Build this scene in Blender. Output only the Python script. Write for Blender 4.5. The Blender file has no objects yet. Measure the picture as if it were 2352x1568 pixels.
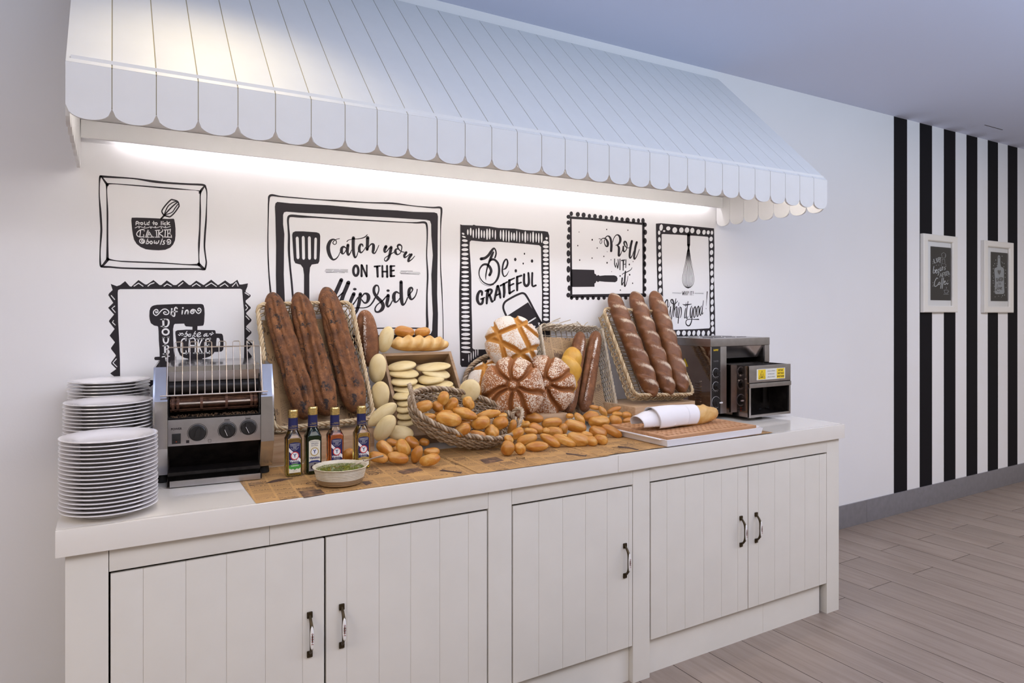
import bpy, bmesh, math, random
from mathutils import Vector, Matrix, noise, geometry
PI = math.pi
scene = bpy.context.scene
col = scene.collection
# ------------------------------------------------------------------ camera
F_PX, CX, HY, YAW, EYE = 1558.0, 1176.0, 716.6, math.radians(30.44), 1.45
WY = 2.804            # the long wall stands at y = WY, x runs along it
SN, CS = math.sin(YAW), math.cos(YAW)
cam = bpy.data.cameras.new('camera')
cam.sensor_width = 36.0
cam.lens = 36.0 * F_PX / 2352.0
cam.shift_y = -(784.0 - HY) / 2352.0
cam.clip_start = 0.02
camo = bpy.data.objects.new('camera', cam); col.objects.link(camo)
camo.location = (0, 0, EYE); camo.rotation_euler = (PI / 2, 0, -YAW)
scene.camera = camo
# ------------------------------------------------------------------ colour management, world, lights
vs = scene.view_settings
scene.display_settings.display_device = 'sRGB'
vs.view_transform = 'Standard'; vs.look = 'None'; vs.gamma = 1.0; vs.use_curve_mapping = False
vs.exposure = 0.0
scene.cycles.use_denoising = True
scene.cycles.max_bounces = 12
scene.cycles.transparent_max_bounces = 12
scene.cycles.sample_clamp_indirect = 6.0
W = bpy.data.worlds.new('room_air'); scene.world = W; W.use_nodes = True
W.node_tree.nodes['Background'].inputs[0].default_value = (1.0, 0.90, 0.82, 1)
W.node_tree.nodes['Background'].inputs[1].default_value = 0.34
def area(name, loc, rot, size, size_y, power, color, spread=PI):
    l = bpy.data.lights.new(name, 'AREA'); l.shape = 'RECTANGLE'; l.size = size; l.size_y = size_y
    l.energy = power; l.color = color; l.spread = spread
    o = bpy.data.objects.new(name, l); col.objects.link(o); o.location = loc; o.rotation_euler = rot
    return o
def spot(name, loc, target, power, color, angle, blend, radius):
    l = bpy.data.lights.new(name, 'SPOT'); l.energy = power; l.color = color
    l.spot_size = angle; l.spot_blend = blend; l.shadow_soft_size = radius
    o = bpy.data.objects.new(name, l); col.objects.link(o); o.location = loc
    o.rotation_euler = (Vector(target) - Vector(loc)).to_track_quat('-Z', 'Y').to_euler()
    return o
# added out-of-view fills, warm from overhead and bluish for ceiling and upper wall; then a warm downlight over the left end of the awning
area('added_overhead_fill', (1.2, -0.7, 2.80), (0, 0, 0), 2.6, 1.4, 44, (1.0, 0.86, 0.74))  # invented overhead fill for the floor and counter
area('added_overhead_fill', (5.6, -0.1, 2.80), (0, 0, 0), 3.2, 1.4, 80, (1.0, 0.89, 0.79))  # invented fill that warms the lower right wall
area('added_overhead_fill', (-2.2, 0.2, 2.80), (0, 0, 0), 1.4, 1.4, 58, (1.0, 0.88, 0.78))  # invented fill for the lower left wall
area('added_wall_fill', (3.2, 0.15, 2.66), (math.radians(104), 0, 0), 5.5, 0.12, 11, (0.66, 0.84, 1.0), math.radians(110))  # added bluish fill to lift the awning and upper wall
area('added_ceiling_fill', (2.6, -0.4, 2.05), (PI, 0, 0), 7.0, 1.2, 145, (0.55, 0.72, 1.0))  # added upward fill that tints the ceiling blue
spot('warm_downlight', (0.26, 2.00, 2.84), (0.27, 2.01, 1.0), 17.0, (1.0, 0.82, 0.50), math.radians(118), 1.0, 0.05)
# ------------------------------------------------------------------ picture pixel -> point in the room
def ray(px, py):
    x = (px - CX) / F_PX
    return Vector((SN + x * CS, CS - x * SN, (HY - py) / F_PX))
def at(px, py, Y=WY):
    d = ray(px, py); return Vector((0, 0, EYE)) + d * (Y / d.y)
def atz(px, py, Z):
    d = ray(px, py); return Vector((0, 0, EYE)) + d * ((Z - EYE) / d.z)
# ------------------------------------------------------------------ mesh collector
class MB:
    def __init__(s): s.v = []; s.f = []; s.m = []; s.a = []; s.mi = 0; s.smooth_from = None
    def add(s, vs_, fs_, av=None):
        b = len(s.v); s.v += [tuple(p) for p in vs_]
        s.a += (list(av) if av is not None else [0.0] * len(vs_))
        for f in fs_: s.f.append(tuple(b + i for i in f)); s.m.append(s.mi)
        return s
    def box(s, x0, x1, y0, y1, z0, z1, M=None, bev=0.0):
        if bev > 0: return s.bbox(x0, x1, y0, y1, z0, z1, bev, M)
        P = [Vector((x, y, z)) for x in (x0, x1) for y in (y0, y1) for z in (z0, z1)]
        if M is not None: P = [M @ p for p in P]
        return s.add(P, [(0,1,3,2),(4,6,7,5),(0,4,5,1),(2,3,7,6),(0,2,6,4),(1,5,7,3)])
    def bbox(s, x0, x1, y0, y1, z0, z1, b, M=None):
        bm = bmesh.new()
        bmesh.ops.create_cube(bm, size=1.0)
        for v in bm.verts:
            v.co = Vector((x0 if v.co.x < 0 else x1, y0 if v.co.y < 0 else y1, z0 if v.co.z < 0 else z1))
        bmesh.ops.bevel(bm, geom=list(bm.edges), offset=b, segments=2, profile=0.7, affect='EDGES')
        bm.verts.index_update()
        P = [(M @ v.co) if M is not None else v.co.copy() for v in bm.verts]
        s.add(P, [tuple(v.index for v in f.verts) for f in bm.faces]); bm.free(); return s
    def prism(s, poly, axis, t0, t1, M=None):
        """poly: 2D points; axis 'x','y','z' extruded from t0 to t1"""
        n = len(poly)
        def mk(p, t):
            q = {'x': (t, p[0], p[1]), 'y': (p[0], t, p[1]), 'z': (p[0], p[1], t)}[axis]
            q = Vector(q); return M @ q if M is not None else q
        P = [mk(p, t0) for p in poly] + [mk(p, t1) for p in poly]
        fs = [(i, (i + 1) % n, n + (i + 1) % n, n + i) for i in range(n)]
        tri = geometry.tessellate_polygon([[Vector((p[0], p[1], 0)) for p in poly]])
        fs += [tuple(t) for t in tri] + [tuple(n + i for i in reversed(t)) for t in tri]
        return s.add(P, fs)
    def tube(s, path, r, n=6, closed=False, caps=True, flat=1.0, av=None):
        path = [Vector(p) for p in path]; N = len(path)
        if N < 2: return s
        T = []
        for i in range(N):
            a = path[(i - 1) % N] if closed or i > 0 else path[i]
            b = path[(i + 1) % N] if closed or i < N - 1 else path[i]
            d = b - a
            T.append(d.normalized() if d.length > 1e-9 else Vector((0, 0, 1)))
        up = Vector((0, 0, 1)) if abs(T[0].z) < 0.9 else Vector((1, 0, 0))
        u = (up - T[0] * up.dot(T[0])).normalized()
        P = []
        for i in range(N):
            u = u - T[i] * u.dot(T[i])
            if u.length < 1e-6: u = T[i].orthogonal()
            u.normalize(); w = T[i].cross(u)
            rr = r[i] if isinstance(r, (list, tuple)) else r
            for k in range(n):
                th = 2 * PI * k / n
                P.append(path[i] + u * (math.cos(th) * rr) + w * (math.sin(th) * rr * flat))
        fs = []
        for i in range(N if closed else N - 1):
            j = (i + 1) % N
            for k in range(n):
                l = (k + 1) % n
                fs.append((i * n + k, i * n + l, j * n + l, j * n + k))
        if caps and not closed:
            fs.append(tuple(range(n - 1, -1, -1))); fs.append(tuple((N - 1) * n + k for k in range(n)))
        return s.add(P, fs, av)
    def lathe(s, prof, n=32, M=None, sq=None, a=None):
        """prof: (r, z) list, axis z; sq(theta)->radius factor"""
        P = []; av = []
        for j, (r, z) in enumerate(prof):
            for k in range(n):
                th = 2 * PI * k / n; q = r * (sq(th) if sq else 1)
                p = Vector((q * math.cos(th), q * math.sin(th), z)); P.append(M @ p if M is not None else p)
                av.append(a[j] if a else 0.0)
        fs = []
        for i in range(len(prof) - 1):
            for k in range(n):
                l = (k + 1) % n; fs.append((i * n + k, i * n + l, (i + 1) * n + l, (i + 1) * n + k))
        if prof[0][0] > 1e-6: fs.append(tuple(range(n - 1, -1, -1)))
        if prof[-1][0] > 1e-6: fs.append(tuple((len(prof) - 1) * n + k for k in range(n)))
        return s.add(P, fs, av)
    def grid(s, fn, nu, nv, closed_u=False, a=None):
        """fn(u,v)->Vector, u,v in 0..1"""
        P = []; av = []
        for j in range(nv + 1):
            for i in range(nu + (0 if closed_u else 1)):
                q = fn(i / nu, j / nv)
                if isinstance(q, tuple): P.append(q[0]); av.append(q[1])
                else: P.append(q); av.append(0.0)
        w = nu if closed_u else nu + 1
        fs = []
        for j in range(nv):
            for i in range(nu):
                k = (i + 1) % w if closed_u else i + 1
                fs.append((j * w + i, j * w + k, (j + 1) * w + k, (j + 1) * w + i))
        return s.add(P, fs, av)
    def mesh(s, name, mats, smooth=True):
        me = bpy.data.meshes.new(name)
        me.from_pydata(s.v, [], s.f)
        for m in (mats if isinstance(mats, (list, tuple)) else [mats]): me.materials.append(m)
        if any(s.m): me.polygons.foreach_set('material_index', s.m)
        if any(s.a):
            at_ = me.attributes.new('mark', 'FLOAT', 'POINT'); at_.data.foreach_set('value', s.a)
        bm = bmesh.new(); bm.from_mesh(me)
        bmesh.ops.remove_doubles(bm, verts=bm.verts, dist=1e-6)
        bmesh.ops.recalc_face_normals(bm, faces=bm.faces)
        bm.to_mesh(me); bm.free()
        if smooth:
            me.polygons.foreach_set('use_smooth', [True] * len(me.polygons))
            if smooth is not True:
                me.set_sharp_from_angle(angle=math.radians(smooth))
        me.update(); return me
    def build(s, name, mats, parent=None, smooth=35, loc=None, **props):
        return obj(name, s.mesh(name, mats, smooth), parent, loc, **props)
def obj(name, me, parent=None, loc=None, **props):
    o = bpy.data.objects.new(name, me); col.objects.link(o)
    if parent is not None: o.parent = parent
    if loc is not None: o.location = loc
    for k, v in props.items(): o[k] = v
    return o
def tag(o, label, cat, group=None):
    o['label'] = label; o['category'] = cat
    if group: o['group'] = group
    return o
def thing(name, label, cat, loc=(0, 0, 0), rot=(0, 0, 0), group=None, M=None):
    o = bpy.data.objects.new(name, None); col.objects.link(o); o.empty_display_size = 0.05
    if M is not None: o.matrix_world = M
    else: o.location = loc; o.rotation_euler = rot
    return tag(o, label, cat, group)
def struct(o): o['kind'] = 'structure'; return o
def dup(root, M=None, label=None, group=None):
    r = root.copy(); col.objects.link(r)
    if M is not None: r.matrix_world = M
    if label: r['label'] = label
    if group: r['group'] = group
    for ch in list(root.children):
        c = ch.copy(); col.objects.link(c); c.parent = r
        for g in list(ch.children):
            d = g.copy(); col.objects.link(d); d.parent = c
    return r
def frame_from(origin, x, y=None, z=None):
    """4x4 with given x axis and approximate y (or z)"""
    x = Vector(x).normalized()
    if z is not None:
        z = Vector(z); y = z.cross(x).normalized(); z = x.cross(y)
    else:
        y = Vector(y); z = x.cross(y).normalized(); y = z.cross(x)
    M = Matrix((( x.x, y.x, z.x, origin[0]), (x.y, y.y, z.y, origin[1]), (x.z, y.z, z.z, origin[2]), (0, 0, 0, 1)))
    return M
# ------------------------------------------------------------------ materials
def srgb(r, g, b):
    f = lambda c: (c / 255) / 12.92 if c <= 10 else (((c / 255) + 0.055) / 1.055) ** 2.4
    return (f(r), f(g), f(b), 1)
class NT:
    def __init__(s, name):
        s.mat = bpy.data.materials.new(name); s.mat.use_nodes = True
        s.t = s.mat.node_tree; s.n = s.t.nodes; s.l = s.t.links
        s.b = s.n['Principled BSDF']; s._c = None
    def node(s, typ, **kw):
        x = s.n.new(typ)
        for k, v in kw.items(): setattr(x, k, v)
        return x
    def link(s, a, b): s.l.new(a, b)
    def co(s, kind='Object'):
        if s._c is None: s._c = s.node('ShaderNodeTexCoord')
        return s._c.outputs[kind]
    def mapping(s, scale=(1, 1, 1), rot=(0, 0, 0), loc=(0, 0, 0), src=None):
        m = s.node('ShaderNodeMapping'); s.link(src or s.co(), m.inputs[0])
        m.inputs['Scale'].default_value = scale; m.inputs['Rotation'].default_value = rot; m.inputs['Location'].default_value = loc
        return m.outputs[0]
    def noise(s, scale, detail=4, rough=0.55, vec=None, dist=0.0):
        x = s.node('ShaderNodeTexNoise'); x.inputs['Scale'].default_value = scale
        x.inputs['Detail'].default_value = detail; x.inputs['Roughness'].default_value = rough; x.inputs['Distortion'].default_value = dist
        s.link(vec if vec is not None else s.co(), x.inputs['Vector']); return x.outputs['Fac']
    def ramp(s, fac, stops, interp='LINEAR'):
        r = s.node('ShaderNodeValToRGB'); e = r.color_ramp; e.interpolation = interp
        while len(e.elements) < len(stops): e.elements.new(0.5)
        for el, (p, c) in zip(e.elements, stops):
            el.position = p; el.color = c if len(c) == 4 else (*c, 1)
        s.link(fac, r.inputs[0]); return r.outputs[0]
    def mix(s, fac, a, b, mode='MIX'):
        m = s.node('ShaderNodeMix', data_type='RGBA', blend_type=mode)
        for sock, v in ((m.inputs[0], fac), (m.inputs[6], a), (m.inputs[7], b)):
            if isinstance(v, (int, float)): sock.default_value = v
            elif isinstance(v, tuple): sock.default_value = v
            else: s.link(v, sock)
        return m.outputs[2]
    def math(s, op, a, b=0.0, c=None):
        m = s.node('ShaderNodeMath', operation=op)
        for i, v in enumerate((a, b) if c is None else (a, b, c)):
            if isinstance(v, (int, float)): m.inputs[i].default_value = v
            else: s.link(v, m.inputs[i])
        return m.outputs[0]
    def attr(s, name='mark'):
        a = s.node('ShaderNodeAttribute'); a.attribute_name = name; return a.outputs['Fac']
    def rnd(s):
        return s.node('ShaderNodeObjectInfo').outputs['Random']
    def color(s, c):
        if isinstance(c, tuple): s.b.inputs['Base Color'].default_value = c
        else: s.link(c, s.b.inputs['Base Color'])
        return s
    def set(s, **kw):
        for k, v in kw.items():
            i = s.b.inputs[k.replace('_', ' ')]
            if isinstance(v, (int, float, tuple)): i.default_value = v
            else: s.link(v, i)
        return s
    def bump(s, h, strength=0.3, dist=0.002):
        b = s.node('ShaderNodeBump'); b.inputs['Strength'].default_value = strength; b.inputs['Distance'].default_value = dist
        s.link(h, b.inputs['Height']); s.link(b.outputs[0], s.b.inputs['Normal']); return s
def flat(name, c, rough=0.5, metal=0.0, var=0.0, vs_=30, bump=0.0, bs=200, **kw):
    m = NT(name); m.set(Roughness=rough, Metallic=metal)
    if var > 0:
        n = m.noise(vs_, 3)
        lo = tuple(x * (1 - var) for x in c[:3]) + (1,); hi = tuple(min(1, x * (1 + var)) for x in c[:3]) + (1,)
        m.color(m.ramp(n, [(0.3, lo), (0.7, hi)]))
    else: m.color(c)
    if bump > 0: m.bump(m.noise(bs, 4), bump, 0.001)
    if kw: m.set(**kw)
    return m.mat
# ------------------------------------------------------------------ shared materials
def wall_mat():
    m = NT('white_wall_paint'); m.color(m.ramp(m.noise(1.3, 3), [(0.3, (0.80, 0.79, 0.79, 1)), (0.7, (0.83, 0.82, 0.82, 1))]))
    m.set(Roughness=0.6); m.bump(m.noise(160, 3), 0.12, 0.0015); return m.mat
M_WALL = wall_mat()
M_INK = flat('black_vinyl', (0.016, 0.012, 0.015, 1), 0.6, Specular_IOR_Level=0.3)
M_PAINTW = flat('white_vinyl', (0.80, 0.79, 0.79, 1), 0.5)
M_STRIPE = flat('black_wall_paint', (0.006, 0.005, 0.007, 1), 0.8, Specular_IOR_Level=0.2)
M_CEIL = flat('ceiling_paint', (0.66, 0.70, 0.85, 1), 0.8, bump=0.08, bs=120)
M_WOODW = flat('white_lacquer', (0.74, 0.70, 0.62, 1), 0.32, var=0.02, vs_=8)
M_AWN = flat('white_painted_board', (0.80, 0.80, 0.79, 1), 0.5, var=0.015, vs_=12)
M_CAULK = flat('yellowed_caulk', (0.42, 0.37, 0.25, 1), 0.7)
M_TOP = flat('white_worktop', (0.81, 0.765, 0.69, 1), 0.07, var=0.015, vs_=6, IOR=1.6)
M_BASEB = flat('grey_skirting', (0.20, 0.19, 0.20, 1), 0.5, var=0.08, vs_=25)
M_DARK = flat('dark_gap', (0.02, 0.016, 0.013, 1), 0.8)
M_BRONZE = flat('dark_bronze', (0.060, 0.042, 0.020, 1), 0.38, 0.75)
M_CERAMIC = flat('glazed_ceramic', (0.86, 0.84, 0.80, 1), 0.15)
M_RED = flat('red_enamel', (0.30, 0.03, 0.03, 1), 0.4)
def plank_mat():
    m = NT('grey_oak_tile')
    v = m.mapping((26, 1.6, 1))
    off = m.node('ShaderNodeVectorMath', operation='ADD'); m.link(v, off.inputs[0])
    cmb = m.node('ShaderNodeCombineXYZ'); r = m.rnd()
    m.link(m.math('MULTIPLY', r, 83.0), cmb.inputs[0]); m.link(m.math('MULTIPLY', r, 37.0), cmb.inputs[1]); m.link(cmb.outputs[0], off.inputs[1])
    n = m.noise(1.0, 6, 0.6, off.outputs[0], 1.2)
    base = m.ramp(n, [(0.28, (0.225, 0.170, 0.135, 1)), (0.5, (0.285, 0.222, 0.180, 1)), (0.72, (0.325, 0.258, 0.212, 1))])
    n2 = m.noise(0.45, 3, 0.5, off.outputs[0])
    c = m.mix(m.ramp(n2, [(0.58, (0, 0, 0, 1)), (0.72, (0.55, 0.55, 0.55, 1))]), base, (0.20, 0.15, 0.12, 1))
    m.color(c).set(Roughness=0.42); m.bump(n, 0.06, 0.001); return m.mat
M_PLANK = plank_mat()
M_FLOORFAR = flat('floor_base', (0.28, 0.22, 0.18, 1), 0.5)
M_GROUT = flat('dark_grout', (0.035, 0.022, 0.016, 1), 0.9)
# ------------------------------------------------------------------ room shell
CEIL = 2.853
floor = struct(MB().box(-3, 9.5, -3, WY + 0.1, -0.06, -0.004).build('floor', M_FLOORFAR))
MB().box(1.3, 7.6, 0.3, WY, -0.004, -0.0006).build('grout', M_GROUT, floor)
planks = {}
def plank(i, y0, y1):
    x0 = 1.985 + 0.2036 * i; key = round(y1 - y0, 3)
    if key not in planks: planks[key] = MB().bbox(-0.1001, 0.1001, -key / 2 + 0.0018, key / 2 - 0.0018, -0.0020, 0.0, 0.0004).mesh('plank', M_PLANK, 35)
    obj('plank', planks[key], floor, (x0 + 0.1018, (y0 + y1) / 2, 0.0))
for i in range(-2, 27):
    ph = 2.42 if i % 2 == 0 else 2.115
    if i < 5: ph = 2.115 if i % 2 else 2.42
    ys = [WY, ph, ph - 1.2, 0.3]
    for a_, b_ in zip(ys, ys[1:]): plank(i, b_, a_)
wall = struct(MB().box(-3, 9.5, WY, WY + 0.1, 0, CEIL).build('wall_back', M_WALL))
ceiling = struct(MB().box(-3, 9.5, -3, WY + 0.1, CEIL, CEIL + 0.08).build('ceiling', M_CEIL))
MB().box(5.63, 5.902, 2.586, 2.592, CEIL - 0.0012, CEIL + 0.001).build('slot', M_DARK, ceiling)
for k in range(6):
    x0 = 4.8207 + 0.3318 * k
    MB().box(x0, x0 + 0.166, WY - 0.0010, WY + 0.001, 0.15, CEIL - 0.001).build('painted_stripe', M_STRIPE, wall)
bb = bpy.data.objects.new('baseboard_back', None); col.objects.link(bb); struct(bb)
for x0, x1 in ((3.05, 4.481), (4.4825, 6.9), (6.9015, 9.4)):
    MB().box(x0, x1, WY - 0.010, WY, 0.0, 0.153, bev=0.0012).build('skirting_board', M_BASEB, bb)
# ------------------------------------------------------------------ awning over the buffet
aw = thing('awning', 'white boarded awning with scalloped valance above the bread counter', 'awning', (0, 0, 0))
AX0, AX1, AYF, AYB, AZF, AZB = -0.108, 3.035, 2.096, WY, 2.100, 2.815
NB = 30; pitch = (AX1 - AX0) / NB
sl = Vector((0, AYB - AYF, AZB - AZF)); L = sl.length - 0.008; sl.normalize(); nr = Vector((0, -sl.z, sl.y))
Ms = Matrix(((1, 0, 0, 0), (0, sl.y, nr.y, AYF), (0, sl.z, nr.z, AZF), (0, 0, 0, 1)))
sb = MB().bbox(0.0014, pitch - 0.0014, 0.0, L - 0.006, -0.012, 0.0, 0.0008, Ms).mesh('slope_board', M_AWN, 35)
for k in range(NB): obj('slope_board', sb, aw, (AX0 + k * pitch, 0, 0))
MB().box(AX0 + 0.004, AX1 - 0.004, 0.004, L - 0.008, -0.020, -0.0022, Ms).build('joint_backing', M_CAULK, aw)
def tab(w, top, valley, tip, t, n=14):
    pts = [(0.0012, top), (0.0012, valley)]
    for i in range(1, n):
        u = -1 + 2 * i / n
        pts.append((w / 2 + u * (w / 2 - 0.0012), valley - (valley - tip) * math.sqrt(max(0, 1 - abs(u) ** 2.2))))
    pts += [(w - 0.0012, valley), (w - 0.0012, top)]
    return pts
tb = MB().prism(tab(pitch, AZF - 0.001, 1.988, 1.955, 0.01), 'y', 0.0, 0.009).mesh('valance_tab', M_AWN, 25)
for k in range(NB): obj('valance_tab', tb, aw, (AX0 + k * pitch, AYF, 0))
MB().box(AX0 + 0.003, AX1 - 0.003, AYF + 0.0015, AYF + 0.0075, 1.992, AZF - 0.004).build('valance_joint', M_CAULK, aw)
NS = 7; sp = (AYB - 0.003 - AYF - 0.010) / NS
st = MB().prism(tab(sp, AZF, 1.982, 1.945, 0.01), 'x', 0.0, 0.010).mesh('side_tab', M_AWN, 25)
for x in (AX0, AX1 - 0.010):
    for k in range(NS): obj('side_tab', st, aw, (x, AYF + 0.010 + k * sp, 0))
    MB().prism([(AYF + 0.012, AZF + 0.001), (AYB - 0.002, AZF + 0.001), (AYB - 0.002, AZB - 0.028)], 'x', x, x + 0.010).build('side_cheek', M_AWN, aw)
MB().box(AX0 + 0.012, AX1 - 0.012, AYF + 0.012, 2.756, 2.112, 2.122).build('soffit', M_AWN, aw)
MB().box(AX0 + 0.012, AX1 - 0.011, 2.752, 2.768, 2.050, 2.1105, bev=0.001).build('light_pelmet', M_AWN, aw)
MB().box(AX0 + 0.012, AX1 - 0.012, 2.769, WY - 0.0005, 2.098, 2.1115).build('light_box_top', M_AWN, aw)
def led(name, c, p):
    m = NT(name); m.color((1, 1, 1, 1)); m.set(Emission_Color=(*c, 1), Emission_Strength=p); return m.mat
MB().box(0.02, 2.95, 2.776, 2.790, 2.088, 2.096).build('led_strip', led('led_cool', (1.0, 0.95, 1.0), 15.0), aw)
MB().box(0.02, 2.93, 2.124, 2.136, 2.104, 2.111).build('led_strip', led('led_warm', (1.0, 0.94, 0.92), 88.0), aw)
# ------------------------------------------------------------------ buffet counter: three cabinets and one worktop
CT, CYF, PF = 0.905, 2.026, 2.045
wt = thing('worktop', 'long glossy white worktop carrying the toasters and breads', 'counter top', (0, 0, 0))
MB().box(-0.125, 3.070, CYF + 0.0205, 2.800, 0.872, CT).build('slab', M_TOP, wt)
for x0, x1 in ((-0.125, 1.6605), (1.6615, 3.070)):
    MB().box(x0, x1, CYF, CYF + 0.020, 0.838, CT, bev=0.003).build('fascia', M_TOP, wt)
MB().box(-0.125, -0.105, CYF + 0.021, 2.800, 0.838, 0.8715).build('end_fascia', M_TOP, wt)
MB().box(3.052, 3.070, CYF + 0.021, 2.800, 0.838, 0.8715).build('end_fascia', M_TOP, wt)
def handle_mb():
    h = MB()
    pts = []; n = 14
    for i in range(n + 1):
        t = i / n; z = -0.058 + 0.116 * t
        y = -0.026 * (1 - abs(2 * t - 1) ** 3.0) - 0.002
        pts.append((0, y, z))
    rad = [0.0042 + 0.0028 * math.sin(PI * i / n) ** 2 for i in range(n + 1)]
    h.tube(pts, rad, 8)
    for s_ in (-1, 1):
        h.bbox(-0.0085, 0.0085, -0.006, 0.0, s_ * 0.058 - 0.0095, s_ * 0.058 + 0.0095, 0.003)
    return h
handle_me = handle_mb().mesh('handle', M_BRONZE, 40)
def inlay_mesh():
    h = MB()
    h.grid(lambda u, v: Vector((0.0062 * math.cos(2 * PI * u) * math.sqrt(max(0, 1 - (2 * v - 1) ** 2)), -0.0305 - 0.004 * math.sqrt(max(0, 1 - (2 * v - 1) ** 2)) * max(0, -math.sin(2 * PI * u)) + 0.003 * max(0, math.sin(2 * PI * u)), 0.036 * (2 * v - 1))), 12, 10, True)
    h.mi = 1
    rr = random.Random(4)
    for k in range(5):
        z = -0.017 + k * 0.0075
        h.tube([(-0.003, -0.0352, z), (0.0, -0.0356, z + 0.003), (0.003, -0.0352, z - 0.001)], 0.0007, 4)
    return h.mesh('handle_inlay', [M_CERAMIC, M_RED], 40)
inlay_me = inlay_mesh()
def door(cab, x0, x1, cuts, hx, hz, z0=0.148, z1=0.770):
    d = MB().box(x0 + 0.001, x1 - 0.001, PF + 0.0016, PF + 0.018, z0 + 0.001, z1 - 0.001).build('door', M_WOODW, cab)
    xs = [x0] + list(cuts) + [x1]
    for a_, b_ in zip(xs, xs[1:]):
        MB().bbox(a_ + 0.0006, b_ - 0.0006, PF, PF + 0.010, z0, z1, 0.0012).build('board', M_WOODW, d)
    obj('handle', handle_me, d, (hx, PF, hz)); obj('handle_inlay', inlay_me, d, (hx, PF, hz))
def post(cab, x0, x1): MB().box(x0, x1, PF, PF + 0.05, 0.0, 0.8375, bev=0.0012).build('post', M_WOODW, cab)
def rail(cab, x0, x1): MB().box(x0, x1, PF, PF + 0.02, 0.777, 0.8375, bev=0.001).build('top_rail', M_WOODW, cab)
def kick(cab, x0, x1): MB().box(x0, x1, 2.070, 2.085, 0.0, 0.165).build('plinth', M_WOODW, cab)
def carcass(cab, x0, x1):
    m = MB(); m.box(x0, x0 + 0.016, PF + 0.052, 2.79, 0.01, 0.836); m.box(x1 - 0.016, x1, PF + 0.052, 2.79, 0.01, 0.836)
    m.box(x0 + 0.016, x1 - 0.016, 2.775, 2.79, 0.01, 0.836); m.box(x0 + 0.016, x1 - 0.016, PF + 0.06, 2.775, 0.166, 0.18)
    m.build('carcass', M_WOODW, cab)
c1 = thing('base_cabinet', 'white double door cabinet at the left end, under the plates', 'cabinet', (0, 0, 0))
post(c1, -0.105, -0.011); post(c1, 1.108, 1.2005); rail(c1, -0.0095, 0.3885); rail(c1, 0.3895, 1.107)
kick(c1, -0.010, 1.107); carcass(c1, -0.105, 1.15)
door(c1, -0.007, 0.547, (0.0682, 0.1704, 0.2731, 0.3775, 0.4828), 0.503, 0.4925)
door(c1, 0.552, 1.103, (0.6152, 0.7183, 0.8238, 0.9262, 1.0313), 0.599, 0.4955)
c2 = thing('base_cabinet', 'white single door cabinet in the middle, handle at its right', 'cabinet', (0, 0, 0))
post(c2, 1.7495, 1.836); rail(c2, 1.202, 1.7485); kick(c2, 1.2015, 1.7485); carcass(c2, 1.151, 1.79)
door(c2, 1.2055, 1.7465, (1.3127, 1.4169, 1.5196, 1.6230, 1.7279), 1.7075, 0.4885)
c3 = thing('base_cabinet', 'white double door cabinet at the right end, under the tray', 'cabinet', (0, 0, 0))
post(c3, 2.958, 3.051); rail(c3, 1.837, 2.957); kick(c3, 1.837, 2.5315); kick(c3, 2.5325, 2.935); carcass(c3, 1.791, 3.050)
door(c3, 1.842, 2.4035, (1.928, 2.0273, 2.1354, 2.2394, 2.3409), 2.358, 0.4955)
door(c3, 2.4075, 2.955, (2.473, 2.5807, 2.6875, 2.7932, 2.9), 2.455, 0.4965)
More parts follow.
